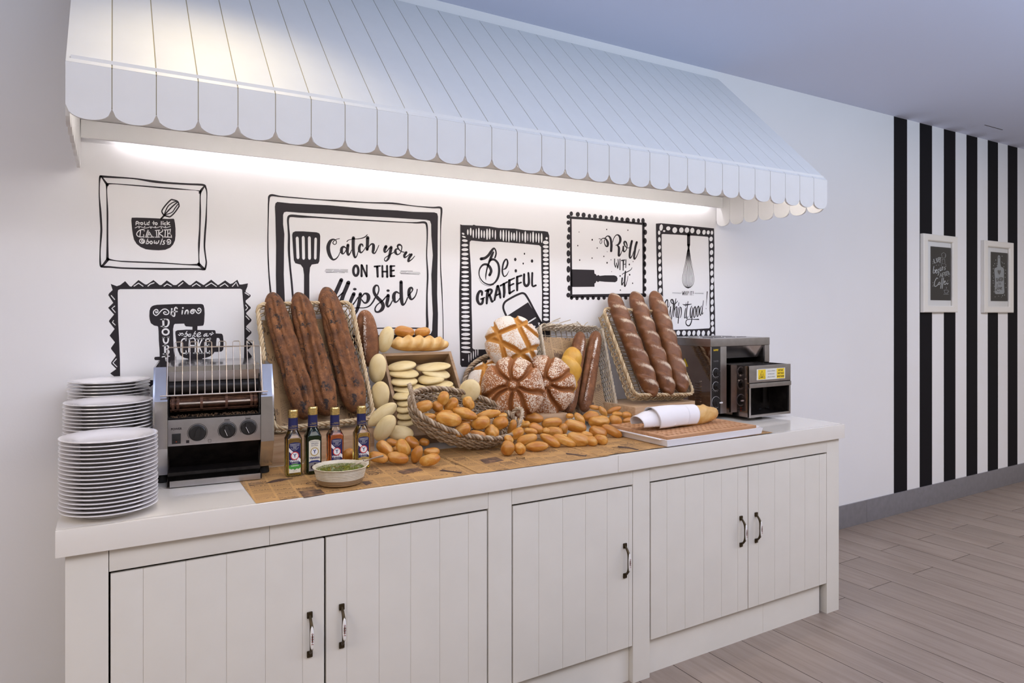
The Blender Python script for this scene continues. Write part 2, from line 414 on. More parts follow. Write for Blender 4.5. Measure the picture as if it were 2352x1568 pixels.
# ------------------------------------------------------------------ wall drawings: hand-lettered vinyl cut-outs lying flat on the wall
def catmull(P, sub=5, closed=False):
    n = len(P)
    if n < 3: sub_pts = P
    out = []
    rng = range(n if closed else n - 1)
    for i in rng:
        p0 = P[(i - 1) % n] if closed or i > 0 else P[i]; p1 = P[i]
        p2 = P[(i + 1) % n]; p3 = P[(i + 2) % n] if closed or i + 2 < n else P[(i + 1) % n]
        for k in range(sub):
            t = k / sub; t2 = t * t; t3 = t2 * t
            out.append(tuple(0.5 * ((2 * b) + (-a + c) * t + (2 * a - 5 * b + 4 * c - d) * t2 + (-a + 3 * b - 3 * c + d) * t3) for a, b, c, d in zip(p0, p1, p2, p3)))
    if not closed: out.append(tuple(P[-1]))
    return out
class Art:
    """collects flat shapes traced in a drawing's own coordinates; to_room maps them onto the wall"""
    def __init__(s, x0, y0, sc, Y=WY, lift=0.0006):
        s.x0, s.y0, s.sc, s.Y, s.lift = x0, y0, sc, Y, lift; s.mb = MB()
    def P(s, x, y):
        p = at(s.x0 + x / s.sc, s.y0 + y / s.sc, s.Y); return Vector((p.x, s.Y - s.lift, p.z))
    def frame(s, x0, y0, sc): s.x0, s.y0, s.sc = x0, y0, sc; return s
    def poly(s, pts, holes=(), curve=0):
        rings = [pts] + list(holes)
        if curve: rings = [catmull(r, curve, True) for r in rings]
        loops = [[Vector((x, -y, 0)) for x, y in r] for r in rings]
        fl = [p for l in loops for p in l]
        s.mb.add([s.P(p.x, -p.y) for p in fl], [tuple(t) for t in geometry.tessellate_polygon(loops)]); return s
    def stroke(s, pts, w=None, sub=5, smooth=True, closed=False):
        pts = [(p[0], p[1], p[2] if len(p) > 2 else w) for p in pts]
        q = catmull(pts, sub, closed) if smooth and len(pts) > 2 else (list(pts) + ([pts[0]] if closed else []))
        if closed and smooth: q.append(q[0])
        L_ = []; R_ = []; n = len(q)
        for i in range(n):
            a = q[max(0, i - 1)]; b = q[min(n - 1, i + 1)]
            if closed and i == 0: a = q[-2]
            if closed and i == n - 1: b = q[1]
            dx, dy = b[0] - a[0], b[1] - a[1]; d = math.hypot(dx, dy) or 1
            nx, ny = -dy / d, dx / d; h = max(0.6, q[i][2]) / 2
            L_.append((q[i][0] + nx * h, q[i][1] + ny * h)); R_.append((q[i][0] - nx * h, q[i][1] - ny * h))
        vs_ = [s.P(*p) for p in L_] + [s.P(*p) for p in R_]
        s.mb.add(vs_, [(i, i + 1, n + i + 1, n + i) for i in range(n - 1)])
        if not closed:
            for p in (q[0], q[-1]):
                h = max(0.6, p[2]) / 2; s.oval(p[0], p[1], h, h, 10)
        return s
    def lines(s, *strokes, w=None, sub=5, smooth=True):
        for k in strokes: s.stroke(k, w, sub, smooth)
        return s
    def oval(s, cx, cy, rx, ry, n=14, rot=0.0):
        c, d = math.cos(rot), math.sin(rot); pts = []
        for k in range(n):
            x, y = rx * math.cos(2 * PI * k / n), ry * math.sin(2 * PI * k / n)
            pts.append(s.P(cx + c * x - d * y, cy + d * x + c * y))
        s.mb.add(pts, [tuple(range(n))]); return s
    def ring(s, cx, cy, rx, ry, w):
        return s.stroke([(cx + rx * math.cos(2 * PI * k / 10), cy + ry * math.sin(2 * PI * k / 10)) for k in range(10)], w, 3, True, True)
    def done(s, name, mat, parent): return obj(name, s.mb.mesh(name, mat, False), parent)
def decal(label, px, py):
    p = at(px, py); return thing('vinyl_decal', label, 'wall decal', (0, 0, 0))
# ---- 1: cake bowl
D = decal('black drawn wall frame with a cake bowl and whisk, top left', 350, 510)
A = Art(200, 380, 5.6)
A.lines([(172,140,30),(330,150,24),(600,168,17),(850,205,30),(1050,225,26),(1300,240,24),(1490,250,26),(1525,285,22),(1540,350,14),(1538,480,12),(1530,700,22),(1515,900,25),(1510,1050,22),(1525,1180,18),(1533,1250,20),(1520,1320,24),(1500,1336,24),(1400,1330,22),(1000,1330,26),(700,1325,22),(450,1318,20),(300,1305,22),(205,1300,28),(172,1275,24),(168,1100,16),(180,900,26),(183,800,26),(172,600,26),(158,400,14),(158,250,14),(163,170,22),(172,140,30)],
 [(255,240,30),(330,235,12),(600,255,14),(900,280,18),(1150,300,18),(1400,320,6),(1460,335,30)], [(1462,330,30),(1455,400,14),(1455,600,22),(1450,800,20),(1440,1000,26),(1437,1150,14),(1440,1250,18),(1440,1280,34)],
 [(1440,1275,30),(1300,1275,14),(1100,1262,14),(900,1250,16),(500,1235,16),(380,1225,12),(290,1210,22),(265,1205,40)], [(262,1200,34),(262,1000,24),(262,800,22),(262,600,22),(255,400,14),(252,300,14),(255,245,34)],
 [(185,140,18),(225,200,24),(262,250,34)], [(1510,265,16),(1475,310,30),(1450,350,30)], [(1435,1265,36),(1475,1305,34),(1510,1330,24)], [(268,1205,40),(215,1270,30),(185,1295,20)])
A.done('drawn_frame', M_INK, D)
A = Art(290, 450, 12.064)
A.poly([(150,600),(280,598),(600,608),(900,622),(1150,635),(1310,628),(1330,650),(1350,760),(1365,900),(1365,1100),(1350,1230),(1300,1340),(1220,1430),(1080,1490),(900,1505),(720,1495),(540,1475),(400,1415),(290,1330),(215,1210),(185,1080),(165,950),(150,800),(140,680)])
A.stroke([(955,640,45),(1060,530,52)])
A.stroke([(1050,540),(1000,470),(988,410),(1040,320),(1120,220),(1230,112),(1290,105),(1425,155),(1462,270),(1440,320),(1340,460),(1220,570),(1150,565),(1070,545)], 38)
A.lines([(1060,500,30),(1100,390,32),(1170,270,32),(1290,180,30),(1400,150,30)], [(1070,510,36),(1180,390,40),(1300,270,38),(1420,170,36)], [(1090,520,26),(1270,450,28),(1350,340,30),(1430,230,28)])
A.done('cake_bowl', M_INK, D)
A = Art(290, 450, 12.064, lift=0.0011)
A.lines([(266,800),(275,720),(300,705),(330,718),(325,752),(280,768)], [(350,740),(350,800)], [(352,765),(372,742),(397,745)], [(505,720),(505,775),(530,797),(558,778),(562,722)], [(560,722),(572,790)], [(635,695),(642,800)], [(760,700),(760,795)], [(725,745),(800,740)], [(970,705),(968,800)], [(1015,742),(1018,795)], [(1095,750),(1065,745),(1050,770),(1065,797),(1100,795)], [(1130,700),(1137,800)], [(1200,728),(1148,762),(1208,800)], w=24)
A.ring(430,765,30,30,24); A.ring(610,768,28,28,24); A.ring(830,768,27,30,24); A.oval(1018,708,14,14)
A.stroke([(245,885),(340,845),(430,862),(520,888),(600,875),(670,855),(750,868),(830,880),(900,862),(960,845),(1030,862),(1090,880),(1160,862),(1225,845)], 16)
for x, y in ((355,878),(510,848),(682,885),(805,852),(970,885),(1085,848)): A.oval(x, y, 18, 15)
A.lines([(505,945),(450,930),(370,950),(305,1010),(290,1070),(325,1115),(400,1135),(490,1125)], [(495,920),(498,975)], [(480,1070),(488,1150)], [(395,955),(378,1115)], [(600,940),(540,1140)], [(600,945),(725,1140)], [(630,985),(580,1130)], [(590,1075),(680,1075)], [(530,1140),(635,1140)], [(670,1140),(770,1138)], [(835,960),(850,1140)], [(900,960),(898,1140)], [(805,955),(930,945)], [(810,1140),(925,1140)], [(1000,930),(1005,980)], [(1000,985),(915,1040),(1005,1110),(1015,1150)], [(1085,945),(1072,1140)], [(1148,955),(1150,1130)], [(1045,942),(1225,932)], [(1222,918),(1215,990)], [(1150,1042),(1215,1035)], [(1205,1005),(1215,1060)], [(1050,1135),(1250,1140)], [(1245,1085),(1255,1150)], w=25, smooth=True)
A.lines([(445,1270),(425,1255),(432,1225),(468,1225),(480,1262),(450,1300),(400,1300),(370,1260),(385,1205),(430,1190),(470,1195)], [(500,1215),(510,1260),(480,1305),(430,1315)], [(595,1190),(548,1320)], [(560,1275),(605,1250),(630,1275),(600,1318),(555,1322)], [(780,1240),(772,1305),(815,1295),(838,1255),(828,1320),(880,1295),(905,1235)], [(1000,1190),(942,1340)], [(1070,1240),(1032,1248),(1030,1280),(1060,1302),(1040,1335),(995,1335)], [(1175,1255),(1190,1275),(1165,1290),(1130,1265),(1145,1215),(1195,1205),(1230,1250),(1220,1310),(1180,1335),(1135,1325)], w=25)
A.ring(690,1288,30,38,25)
A.done('white_lettering', M_PAINTW, D)
# ---- 2: stand mixer
D = decal('black zigzag wall frame with a stand mixer, behind the left toaster', 410, 770)
A = Art(100, 560, 3.92)
zig = [(605,360),(660,380),(690,370),(735,335),(775,380),(790,385),(855,325),(915,365),(930,365),(990,325),(1045,370),(1060,370),(1110,328),(1170,370),(1195,370),(1255,325),(1310,370),(1325,370),(1375,330),(1440,370),(1450,365),(1510,322),(1570,370),(1580,365),(1635,328),(1680,360),(1700,355),(1745,322),(1765,365),(1785,365),(1840,355),(1835,385),(1820,420),(1820,432),(1865,460),(1862,475),(1820,510),(1820,525),(1865,570),(1865,580),(1825,620),(1825,630),(1872,680),(1870,695),(1825,740),(1825,750),(1872,790),(1870,805),(1825,850),(1880,900),(1880,915),(1835,955),(1875,1010),(1870,1025),(1832,1060),(1875,1110),(1830,1160),(1870,1210),(1850,1280)]
zig += [(1800 - 60 * k, 1235 if k % 2 else 1290) for k in range(1, 19)] + [(640,1280),(600,1240),(660,1210),(600,1165),(655,1125),(610,1080),(610,1065),(650,1010),(650,1000),(608,945),(608,935),(643,885),(595,825),(640,765),(590,700),(590,690),(635,635),(582,575),(628,530),(583,460),(590,445),(622,415)]
A.poly(zig, [[(668,440),(672,415),(690,407),(1772,403),(1788,412),(1795,500),(1805,600),(1808,850),(1805,1020),(1800,1225),(690,1225),(688,1050),(680,850),(672,700)]])
A.done('zigzag_frame', M_INK, D)
A = Art(100, 560, 3.92, lift=0.0011)
A.lines([(815,380),(855,353),(895,380)], [(940,380),(960,362),(995,350)], [(1085,380),(1112,360),(1150,380)], [(1215,380),(1255,348)], [(1340,380),(1375,357),(1410,380)], [(1460,382),(1510,352),(1555,382)], [(1590,382),(1632,357),(1660,382)], [(1700,382),(1735,345),(1750,380)], [(610,465),(640,500)], [(640,560),(615,580),(645,615)], [(630,690),(620,705),(645,730)], [(655,1035),(625,1070),(660,1105)], [(1815,440),(1850,462)], [(1820,550),(1838,575),(1820,595)], [(1822,650),(1850,680)], [(1825,762),(1855,790)], [(1830,875),(1852,897)], w=9, smooth=False)
A.done('white_flicks', M_PAINTW, D)
A = Art(320, 690, 9.8)
A.poly([(280,130),(330,108),(400,95),(800,78),(1380,76),(1425,84),(1448,110),(1465,180),(1470,300),(1460,480),(1450,535),(1435,565),(1310,575),(1306,660),(1690,665),(1712,680),(1722,740),(1840,745),(1865,755),(1882,790),(1895,900),(1897,1050),(1885,1110),(1850,1145),(1800,1152),(1690,1155),(1655,1210),(1580,1260),(1490,1290),(1420,1302),(1420,1360),(1100,1360),(1100,1308),(1020,1290),(960,1260),(915,1225),(870,1130),(840,1000),(830,900),(810,740),(815,690),(860,668),(1050,655),(1195,655),(1195,590),(1120,585),(1050,582),(1025,560),(1010,518),(800,525),(778,550),(760,640),(765,900),(775,1120),(790,1220),(825,1265),(825,1500),(460,1500),(460,1342),(350,1338),(335,1300),(350,1268),(460,1262),(455,1100),(440,900),(435,700),(425,600),(410,575),(370,570),(330,560),(260,510),(235,430),(225,350),(230,230),(250,165)],
  [[(1742,842),(1785,840),(1808,865),(1818,920),(1820,960),(1815,1030),(1728,1042),(1735,900)]])
A.done('stand_mixer', M_INK, D)
A = Art(320, 690, 9.8, lift=0.0011)
A.lines([(388,258),(372,243),(365,260),(382,278),(415,262),(415,218),(375,200),(328,235),(320,290),(372,335),(425,305),(480,240),(540,195),(610,198),(665,252),(640,305),(580,312),(545,278),(570,252),(602,268)], [(1198,252),(1180,242),(1195,218),(1228,235),(1225,275),(1185,292),(1150,255),(1190,200),(1250,212),(1290,265),(1335,290),(1380,252),(1385,202),(1345,170),(1315,202),(1330,232),(1352,220)], w=23)
A.lines([(725,230),(715,310)], [(850,180),(825,155),(795,190),(795,330),(770,352),(745,335)], [(755,248),(850,246)], [(970,225),(962,300)], [(1025,295),(1045,235),(1080,218),(1097,250),(1092,295)], w=32)
A.oval(730,190,20,20); A.oval(980,166,20,20)
A.lines([(535,430,46),(545,585,46)], [(475,425,18),(600,415,20)], [(600,418,30),(650,440,36),(662,500,42),(640,565,36),(590,590,26),(485,580,16)], [(540,832,34),(545,900,34),(565,945,38),(605,960,36),(640,930,34),(652,870,34),(648,825,32)], [(520,830,18),(572,830,18)], [(622,825,18),(675,820,18)], [(575,1010,44),(582,1195,44)], [(525,1020,16),(610,1005,18)], [(610,1008,22),(650,1030,32),(652,1070,30),(610,1095,22),(655,1125,30),(662,1170,34),(620,1200,24),(530,1202,18)], [(515,1270,28),(540,1262,26),(680,1252,22)], [(600,1260,44),(608,1345,44)])
A.ring(592,705,72,64,38)
A.lines([(1072,695),(1000,805)], [(1010,785),(1060,748),(1085,768),(1045,808),(1000,810)], [(1155,752),(1115,762),(1100,795),(1130,805),(1160,755),(1150,808)], [(1262,695),(1195,810)], [(1270,745),(1215,775),(1260,810)], [(1310,788),(1365,755),(1372,722),(1332,728),(1292,788),(1330,815),(1388,795)], [(1500,742),(1462,765),(1450,798),(1482,795),(1522,737),(1510,800),(1552,790)], [(880,765),(905,785),(935,752),(965,735),(995,765)], [(1575,755),(1600,740),(1625,760),(1655,745),(1668,735)], w=20)
for x, y in ((915,735),(960,782),(1640,715),(1615,775)): A.oval(x, y, 14, 12)
A.lines([(1060,862),(990,863),(950,915),(940,1060),(945,1150),(985,1185),(1055,1182)], [(1055,848),(1048,900)], [(1050,1128),(1058,1200)], [(1130,870),(1112,1180)], [(1120,868),(1250,862),(1258,1180)], [(1130,1012),(1255,1012)], [(1095,1182),(1140,1180)], [(1222,1182),(1280,1180)], [(1325,862),(1332,1185)], [(1420,862),(1352,1020),(1420,1185)], [(1298,862),(1352,860)], [(1395,860),(1442,856)], [(1310,1185),(1355,1185)], [(1395,1185),(1440,1185)], [(1498,862),(1502,1180)], [(1490,865),(1600,862)], [(1592,848),(1580,900)], [(1502,1022),(1570,1012)], [(1560,985),(1570,1040)], [(1500,1178),(1590,1175)], [(1580,1135),(1582,1190)], w=28, sub=4)
A.done('white_lettering', M_PAINTW, D)
# ---- 3: spatula
D = decal('black drawn wall frame with a spatula, largest of the wall frames', 815, 620)
A = Art(600, 430, 4.48)
A.stroke([(105,1180,18),(95,1065,18),(80,900,14),(70,700,14),(68,500,12),(72,300,12),(76,150,16),(95,84,24),(200,95,14),(350,108,12),(600,128,10),(800,140,16),(1100,158,12),(1350,165,18),(1550,190,10),(1750,208,14),(1838,208,20),(1854,240,20),(1848,350,14),(1845,500,8),(1845,800,10),(1855,1000,12),(1865,1200,8),(1870,1400,8),(1872,1600,8)])
A.poly([(140,200),(146,165),(165,150),(300,165),(700,185),(1000,212),(1150,225),(1400,238),(1550,252),(1780,258),(1810,268),(1818,300),(1815,500),(1815,700),(1812,900),(1810,1100),(1818,1300),(1815,1540),(1790,1620),(180,1620),(155,1540),(155,1100),(150,900),(152,600),(145,300)],
  [[(225,380),(225,285),(235,258),(260,251),(400,262),(800,280),(1000,295),(1300,310),(1700,335),(1735,345),(1748,380),(1750,500),(1765,700),(1750,900),(1755,1100),(1765,1300),(1758,1470),(1745,1505),(1715,1518),(1200,1520),(280,1520),(250,1500),(245,1300),(240,1100),(232,900),(235,600),(238,480)]])
A.stroke([(330,1200,20),(320,1065,20),(310,950,20),(295,800,20),(285,650,24),(285,500,22),(278,400,18),(276,325,22),(300,294,26),(400,300,26),(550,308,16),(800,325,14),(1000,335,14),(1300,352,12),(1500,362,10),(1600,365,16),(1680,362,22),(1703,395,20),(1708,500,14),(1702,700,12),(1712,900,18),(1705,1100,16),(1705,1300,22),(1708,1425,26),(1685,1450,20),(1500,1448,12),(1180,1450,12),(700,1455,12)])
A.done('drawn_frame', M_INK, D)
A = Art(600, 430, 4.48)
slot = lambda x, y0, y1, r, dx=0: [(x - r, y0 + r), (x - r * .5, y0), (x + r * .5, y0), (x + r, y0 + r), (x + r + dx, y1 - r), (x + r * .5 + dx, y1), (x - r * .5 + dx, y1), (x - r + dx, y1 - r)]
A.poly([(318,490),(325,465),(350,453),(430,453),(570,463),(598,474),(607,500),(605,650),(598,760),(585,785),(520,795),(502,825),(495,900),(495,1180),(440,1180),(440,900),(430,830),(405,795),(350,780),(335,750),(325,600)], [slot(370,508,738,15,8), slot(432,502,744,15,4), slot(495,505,744,15,2), slot(560,518,742,13,-4)])
A.done('spatula', M_INK, D)
A = Art(740, 530, 10.69)
A.lines([(425,192,16),(350,208,18),(290,245,22),(262,300,24),(300,335,20),(345,310,20),(345,255,22),(310,215,26),(250,214,45),(190,265,75),(148,380,92),(155,500,90),(195,620,80),(260,702,50),(330,690,35),(395,620,22),(437,525,18)],
 [(590,430,20),(530,390,45),(480,430,70),(475,515,74),(508,565,34),(560,520,24),(595,450,24)], [(632,350,72),(622,440,72),(620,530,66),(645,592,48),(690,540,26),(722,470,18)], [(765,175,80),(760,300,78),(762,450,76),(778,580,66),(808,655,42),(850,610,25),(888,490,20)], [(608,262,24),(650,225,18),(760,205,18),(900,195,20),(1020,165,26),(1080,125,24),(1105,95,20)],
 [(1000,380,28),(985,335,36),(940,340,55),(910,410,66),(915,490,66),(955,535,38),(1010,490,22),(1070,400,18)], [(1115,170,82),(1110,320,76),(1103,455,72)], [(1110,460,20),(1160,370,26),(1215,322,40),(1258,350,70),(1255,450,72),(1245,525,58),(1288,550,32),(1340,470,22),(1390,355,18)],
 [(1565,385,76),(1532,460,70),(1538,525,40),(1590,495,26),(1650,420,26)], [(1692,405,74),(1680,480,72),(1658,580,66),(1625,680,56),(1568,742,34),(1527,712,22),(1548,660,20),(1640,600,24),(1750,530,22)],
 [(1870,450,20),(1815,450,40),(1795,520,70),(1845,582,36),(1920,540,22),(1952,440,26),(1948,370,30),(1890,340,50),(1850,375,44),(1872,440,32),(1930,500,26),(2010,525,24)], [(2062,530,62),(2018,600,62),(2022,655,38),(2090,620,24),(2150,565,24)], [(2190,582,62),(2138,660,64),(2110,748,46),(2170,722,30),(2225,675,22),(2270,620,18)])
A.ring(826,978,62,122,64)
A.lines([(965,840,48),(966,1112,56)], [(975,845,48),(1090,1120,48)], [(1095,845,40),(1093,1110,44)], [(1285,875,44),(1425,862,34)], [(1350,880,62),(1362,1125,50)], [(1475,860,46),(1482,1125,50)], [(1592,860,50),(1596,1130,54)], [(1485,1000,42),(1590,1000,42)], [(1685,870,64),(1688,1110,66)], [(1690,868,44),(1780,862,30)], [(1695,985,40),(1762,972,42)], [(1695,1115,44),(1770,1108,44)], smooth=False)
A.lines([(90,942,7),(420,945,5)], [(440,945,5),(630,955,8)], [(75,960,6),(260,965,6)], [(280,968,7),(625,976,9)], [(65,990,8),(235,990,6)], [(260,995,6),(630,1008,10)], [(92,1018,12),(240,1015,12),(380,1022,6)], [(400,1024,6),(550,1028,10)], [(1930,980,6),(2220,990,8)], [(1920,1000,6),(2080,1005,5)], [(2100,1005,5),(2400,1025,6)], [(1905,1030,8),(2060,1025,6)], [(2080,1035,6),(2410,1052,6)], [(1930,1052,10),(2070,1052,12),(2180,1060,7),(2380,1072,6)], smooth=False)
A.frame(740, 630, 9.8)
A.lines([(430,125,86),(345,320,92),(270,480,90),(190,640,80)], [(590,185,90),(535,320,92),(480,450,88),(430,600,90),(400,680,80)], [(330,535,30),(395,475,30),(465,410,34)], [(712,440,82),(660,555,80),(632,640,74),(668,690,44),(730,630,30),(800,520,26)], [(858,440,74),(848,520,80),(820,680,80),(775,820,66),(725,900,50)], [(890,500,30),(955,430,36),(1025,455,72),(1042,530,86),(1010,620,54),(950,640,38),(888,570,26)], [(690,762,20),(800,750,20),(950,750,22),(1060,710,30),(1140,620,35),(1188,530,34)],
 [(1245,450,32),(1275,350,30),(1258,262,30),(1208,250,44),(1168,305,60),(1165,390,66),(1195,460,70),(1250,530,76),(1330,612,78),(1372,700,82),(1345,785,78),(1270,842,46),(1205,835,40),(1188,770,30),(1230,692,28),(1290,640,24),(1360,590,28),(1430,510,26),(1480,460,24)], [(1484,475,76),(1475,560,76),(1455,660,70),(1480,725,46),(1530,685,30),(1578,595,24)],
 [(1730,425,24),(1668,395,44),(1618,450,74),(1612,540,82),(1642,622,44),(1700,600,28),(1750,530,24)], [(1775,170,74),(1775,300,78),(1780,500,80),(1792,620,76),(1815,685,48),(1870,640,30),(1922,520,26)], [(1930,480,26),(2000,408,22),(2035,340,34),(2008,300,46),(1965,330,66),(1952,410,76),(1965,500,72),(2010,562,44),(2080,510,28),(2122,420,24),(2138,335,22)])
A.oval(733,332,41,29); A.oval(1482,365,38,28)
A.done('lettering', M_INK, D)
# ---- 4: be grateful
D = decal('black ladder-patterned wall frame with a glass, behind the round loaves', 1160, 680)
A = Art(1040, 480, 4.236)
A.poly([(72,148),(90,155),(190,158),(205,152),(225,160),(350,168),(440,183),(600,190),(700,205),(890,215),(925,222),(938,260),(940,500),(945,800),(945,1105),(945,1500),(140,1535),(85,1535),(72,1510),(70,1400),(62,1100),(62,800),(70,500),(72,250)], [[(162,380),(165,318),(180,305),(300,318),(450,318),(700,338),(840,352),(858,370),(862,600),(868,800),(865,1100),(865,1340),(330,1365),(205,1365),(190,1350),(188,1150),(182,950),(180,650),(170,480)]])
A.done('drawn_frame', M_INK, D)
A = Art(1040, 480, 4.236, lift=0.0011)
rr = random.Random(3)
for k in range(28):
    if k == 11: continue
    x = 146 + 26.5 * k + rr.uniform(-2, 2); y = 218 + 0.078 * (x - 146); h = rr.uniform(38, 58)
    A.oval(x, y + rr.uniform(0, 18), rr.uniform(5, 10), h * min(1, (x - 110) / 60), 12)
for k in range(26):
    y = 308 + 43.3 * k; x = 116 + 0.0095 * (y - 308)
    A.oval(x, y + rr.uniform(-2, 2), (32 if k else 28) + 0.013 * (y - 308), rr.uniform(11, 17), 12, rr.uniform(-0.02, 0.12) if k < 5 else rr.uniform(-0.06, 0.06))
for k in range(19):
    y = 325 + 41.5 * k; A.oval(903 + 0.004 * (y - 325), y, 28, rr.uniform(12, 19), 12, rr.uniform(-0.05, 0.08))
for k in range(5): A.oval(155 + 22 * k, 1450 - 16 * k, 5, 42, 10)
A.oval(100,240,14,9,10,0.5); A.oval(107,270,20,8,10,0.3); A.oval(912,285,11,12); A.oval(98,1465,10,9)
A.done('white_marks', M_PAINTW, D)
A = Art(1080, 560, 9.8)
A.lines([(245,337,70),(330,318,62),(410,255,60),(470,170,60),(530,100,40),(572,150,32),(580,230,34),(555,310,36)], [(520,185,36),(480,270,58),(450,350,56),(410,450,40),(372,580,32),(350,720,28),(352,812,8)], [(430,395,30),(490,350,50),(560,365,50),(628,450,50),(650,600,52),(622,760,48),(540,880,38),(430,915,32),(300,862,24),(215,750,22),(198,640,26),(225,540,34),(290,470,46),(370,462,52),(435,515,60),(470,610,62),(435,700,60)], [(190,760,5),(260,880,8),(400,945,9),(525,915,14)],
 [(740,575,16),(800,545,40),(840,450,42),(832,372,38),(800,348,36),(752,420,40),(725,540,38),(725,650,38),(762,730,30),(820,700,22),(870,605,8)])
for x, y, rx, ry in ((1220,222,15,23),(1013,350,28,38),(1390,385,28,38),(1192,442,16,23),(1025,605,28,38)): A.oval(x, y, rx, ry)
A.lines([(262,1150,40),(262,1080,54),(215,1065,55),(168,1150,66),(162,1270,68),(210,1352,54),(270,1330,58),(288,1230,50)], [(240,1240,34),(325,1205,24)], [(398,1050,70),(378,1200,66),(370,1340,44)], [(340,1060,36),(430,1025,48),(482,1045,56),(465,1110,50),(415,1155,34)], [(430,1150,56),(468,1240,56),(490,1300,48),(520,1280,28)], [(612,950,50),(580,1100,56),(545,1262,44)], [(625,945,50),(660,1080,56),(678,1212,44)], [(590,1155,36),(660,1122,36)], [(680,940,40),(835,855,34)], [(755,905,62),(765,1080,62),(755,1195,46)], [(880,820,56),(878,960,60),(885,1112,54)], [(885,820,46),(995,768,30)], [(890,938,38),(975,896,38)], [(890,1108,44),(990,1045,34)], [(1055,745,54),(1055,900,56),(1056,1045,44)], [(1060,742,44),(1152,712,42)], [(1065,898,40),(1145,866,36)], [(1212,685,50),(1212,880,54),(1260,945,62),(1318,880,56),(1308,655,46)], [(1396,655,46),(1396,935,46),(1475,932,42)], sub=4)
A.done('lettering', M_INK, D)
A = Art(1040, 480, 4.236)
A.stroke([(530,1060,20),(492,970,20),(500,915,20),(540,880,20),(640,828,20),(690,820,20),(728,865,20),(800,1000,20),(862,1108,16)])
A.poly([(525,1040),(732,906),(860,1108),(868,1160),(800,1290),(700,1340),(600,1220),(540,1090)])
A.done('tumbler', M_INK, D)
A = Art(1040, 480, 4.236, lift=0.0011)
A.stroke([(716,1112,13),(803,1058,13)])
for x, y in ((796,1148),(838,1118),(790,1200),(822,1170)): A.stroke([(x - 8, y - 10, 7), (x + 5, y - 8, 8), (x - 3, y + 2, 7), (x + 3, y + 12, 8)])
A.done('white_marks', M_PAINTW, D)
# ---- 5: roll with it
D = decal('black wall frame with bobbled edge and rolling pin, above the twisted loaves', 1395, 590)
A = Art(1280, 470, 5.058)
A.poly([(145,135),(400,150),(700,180),(1012,212),(1015,600),(1012,1068),(700,1072),(400,1075),(148,1082),(147,600)], [[(166,165),(400,178),(700,208),(985,235),(988,600),(990,1030),(600,1035),(175,1042),(170,600)]])
for x, y, rx, ry in ((162,105,20,28),(238,112,24,28),(305,120,24,30),(372,132,20,26),(437,135,22,28),(502,142,22,26),(568,152,20,26),(632,152,20,28),(690,165,20,28),(752,172,20,26),(815,178,26,30),(885,185,20,28),(942,185,18,28),(995,188,20,34),(130,140,24,24),(128,208,22,26),(138,290,20,34),(130,375,22,34),(128,470,22,38),(128,565,22,38),(130,650,22,34),(128,750,22,40),(128,860,22,42),(138,970,20,34),(128,1050,24,28),(1018,232,22,26),(1020,320,22,32),(1018,420,20,34),(1016,515,16,34),(1016,605,16,34),(1016,690,16,34),(1016,785,16,34),(1018,885,18,32),(1018,975,16,30),(1016,1050,18,24)): A.oval(x, y, rx, ry, 12)
for k in range(14): A.oval(165 + 63 * k, 1084 + (3 if k % 2 else -2), 20, 22, 10, 0.2 * ((k % 3) - 1))
A.done('bobbled_frame', M_INK, D)
A = Art(1280, 470, 5.058)
A.poly([(160,750),(300,754),(428,757),(432,800),(448,808),(458,826),(475,814),(492,826),(550,820),(660,820),(688,830),(700,855),(695,885),(672,900),(550,895),(490,888),(470,900),(455,885),(445,908),(432,915),(432,953),(160,955)])
for x, y, r in ((252,317,5),(573,287,7),(820,296,7),(405,407,9),(237,475,7),(462,503,7),(580,545,4),(540,600,7),(260,643,8),(403,620,7),(624,640,5),(578,674,9),(836,694,9),(880,660,5),(630,777,4),(840,813,9),(730,826,7),(874,912,7),(732,992,7)): A.oval(x, y, r * 0.9, r * 1.25, 10)
A.done('rolling_pin', M_INK, D)
A = Art(1370, 530, 11.2)
A.lines([(62,205,16),(105,210,14),(138,250,14),(135,300,14),(108,330,14),(85,300,14),(100,245,14),(140,205,20),(190,190,26),(245,215,40),(288,300,62),(285,385,52),(245,395,34),(208,330,22),(200,260,20),(212,228,20)], [(225,180,24),(280,132,26),(335,155,46),(368,230,56),(383,350,62),(380,440,62),(376,520,58)], [(415,290,14),(450,180,20),(510,108,24),(568,115,42),(608,180,60),(608,270,60),(562,348,44),(492,372,14)], [(540,378,36),(575,430,58),(575,540,60),(575,640,56),(620,600,22),(665,495,18)],
 [(690,400,40),(688,490,50),(715,538,32),(765,480,22),(785,380,28),(760,295,38),(725,275,42),(708,320,42),(740,400,28),(800,440,20),(850,430,16)], [(910,262,56),(882,380,58),(860,520,56),(850,650,50),(868,702,34),(920,630,20),(962,515,16)], [(1035,292,56),(1000,420,58),(980,560,54),(965,670,52),(980,728,34),(1040,640,20),(1100,475,14)],
 [(660,1215,38),(650,1330,34),(655,1395,28),(692,1320,16)], [(745,1040,34),(730,1200,40),(720,1350,40),(728,1432,30),(772,1340,16),(810,1165,12)], [(660,1125,14),(700,1090,20),(800,1050,22),(880,1000,18),(915,945,12)])
A.lines([(465,722,22),(462,850,24),(488,935,22)], [(490,935,20),(510,820,32),(545,962,24)], [(545,962,24),(565,850,26),(550,730,18)], [(603,725,22),(603,1000,24)], [(645,762,32),(722,750,28)], [(690,775,38),(685,1015,24)], [(755,742,24),(750,950,20)], [(700,862,20),(750,852,20)], smooth=False)
A.oval(607,1160,17,20)
A.done('lettering', M_INK, D)
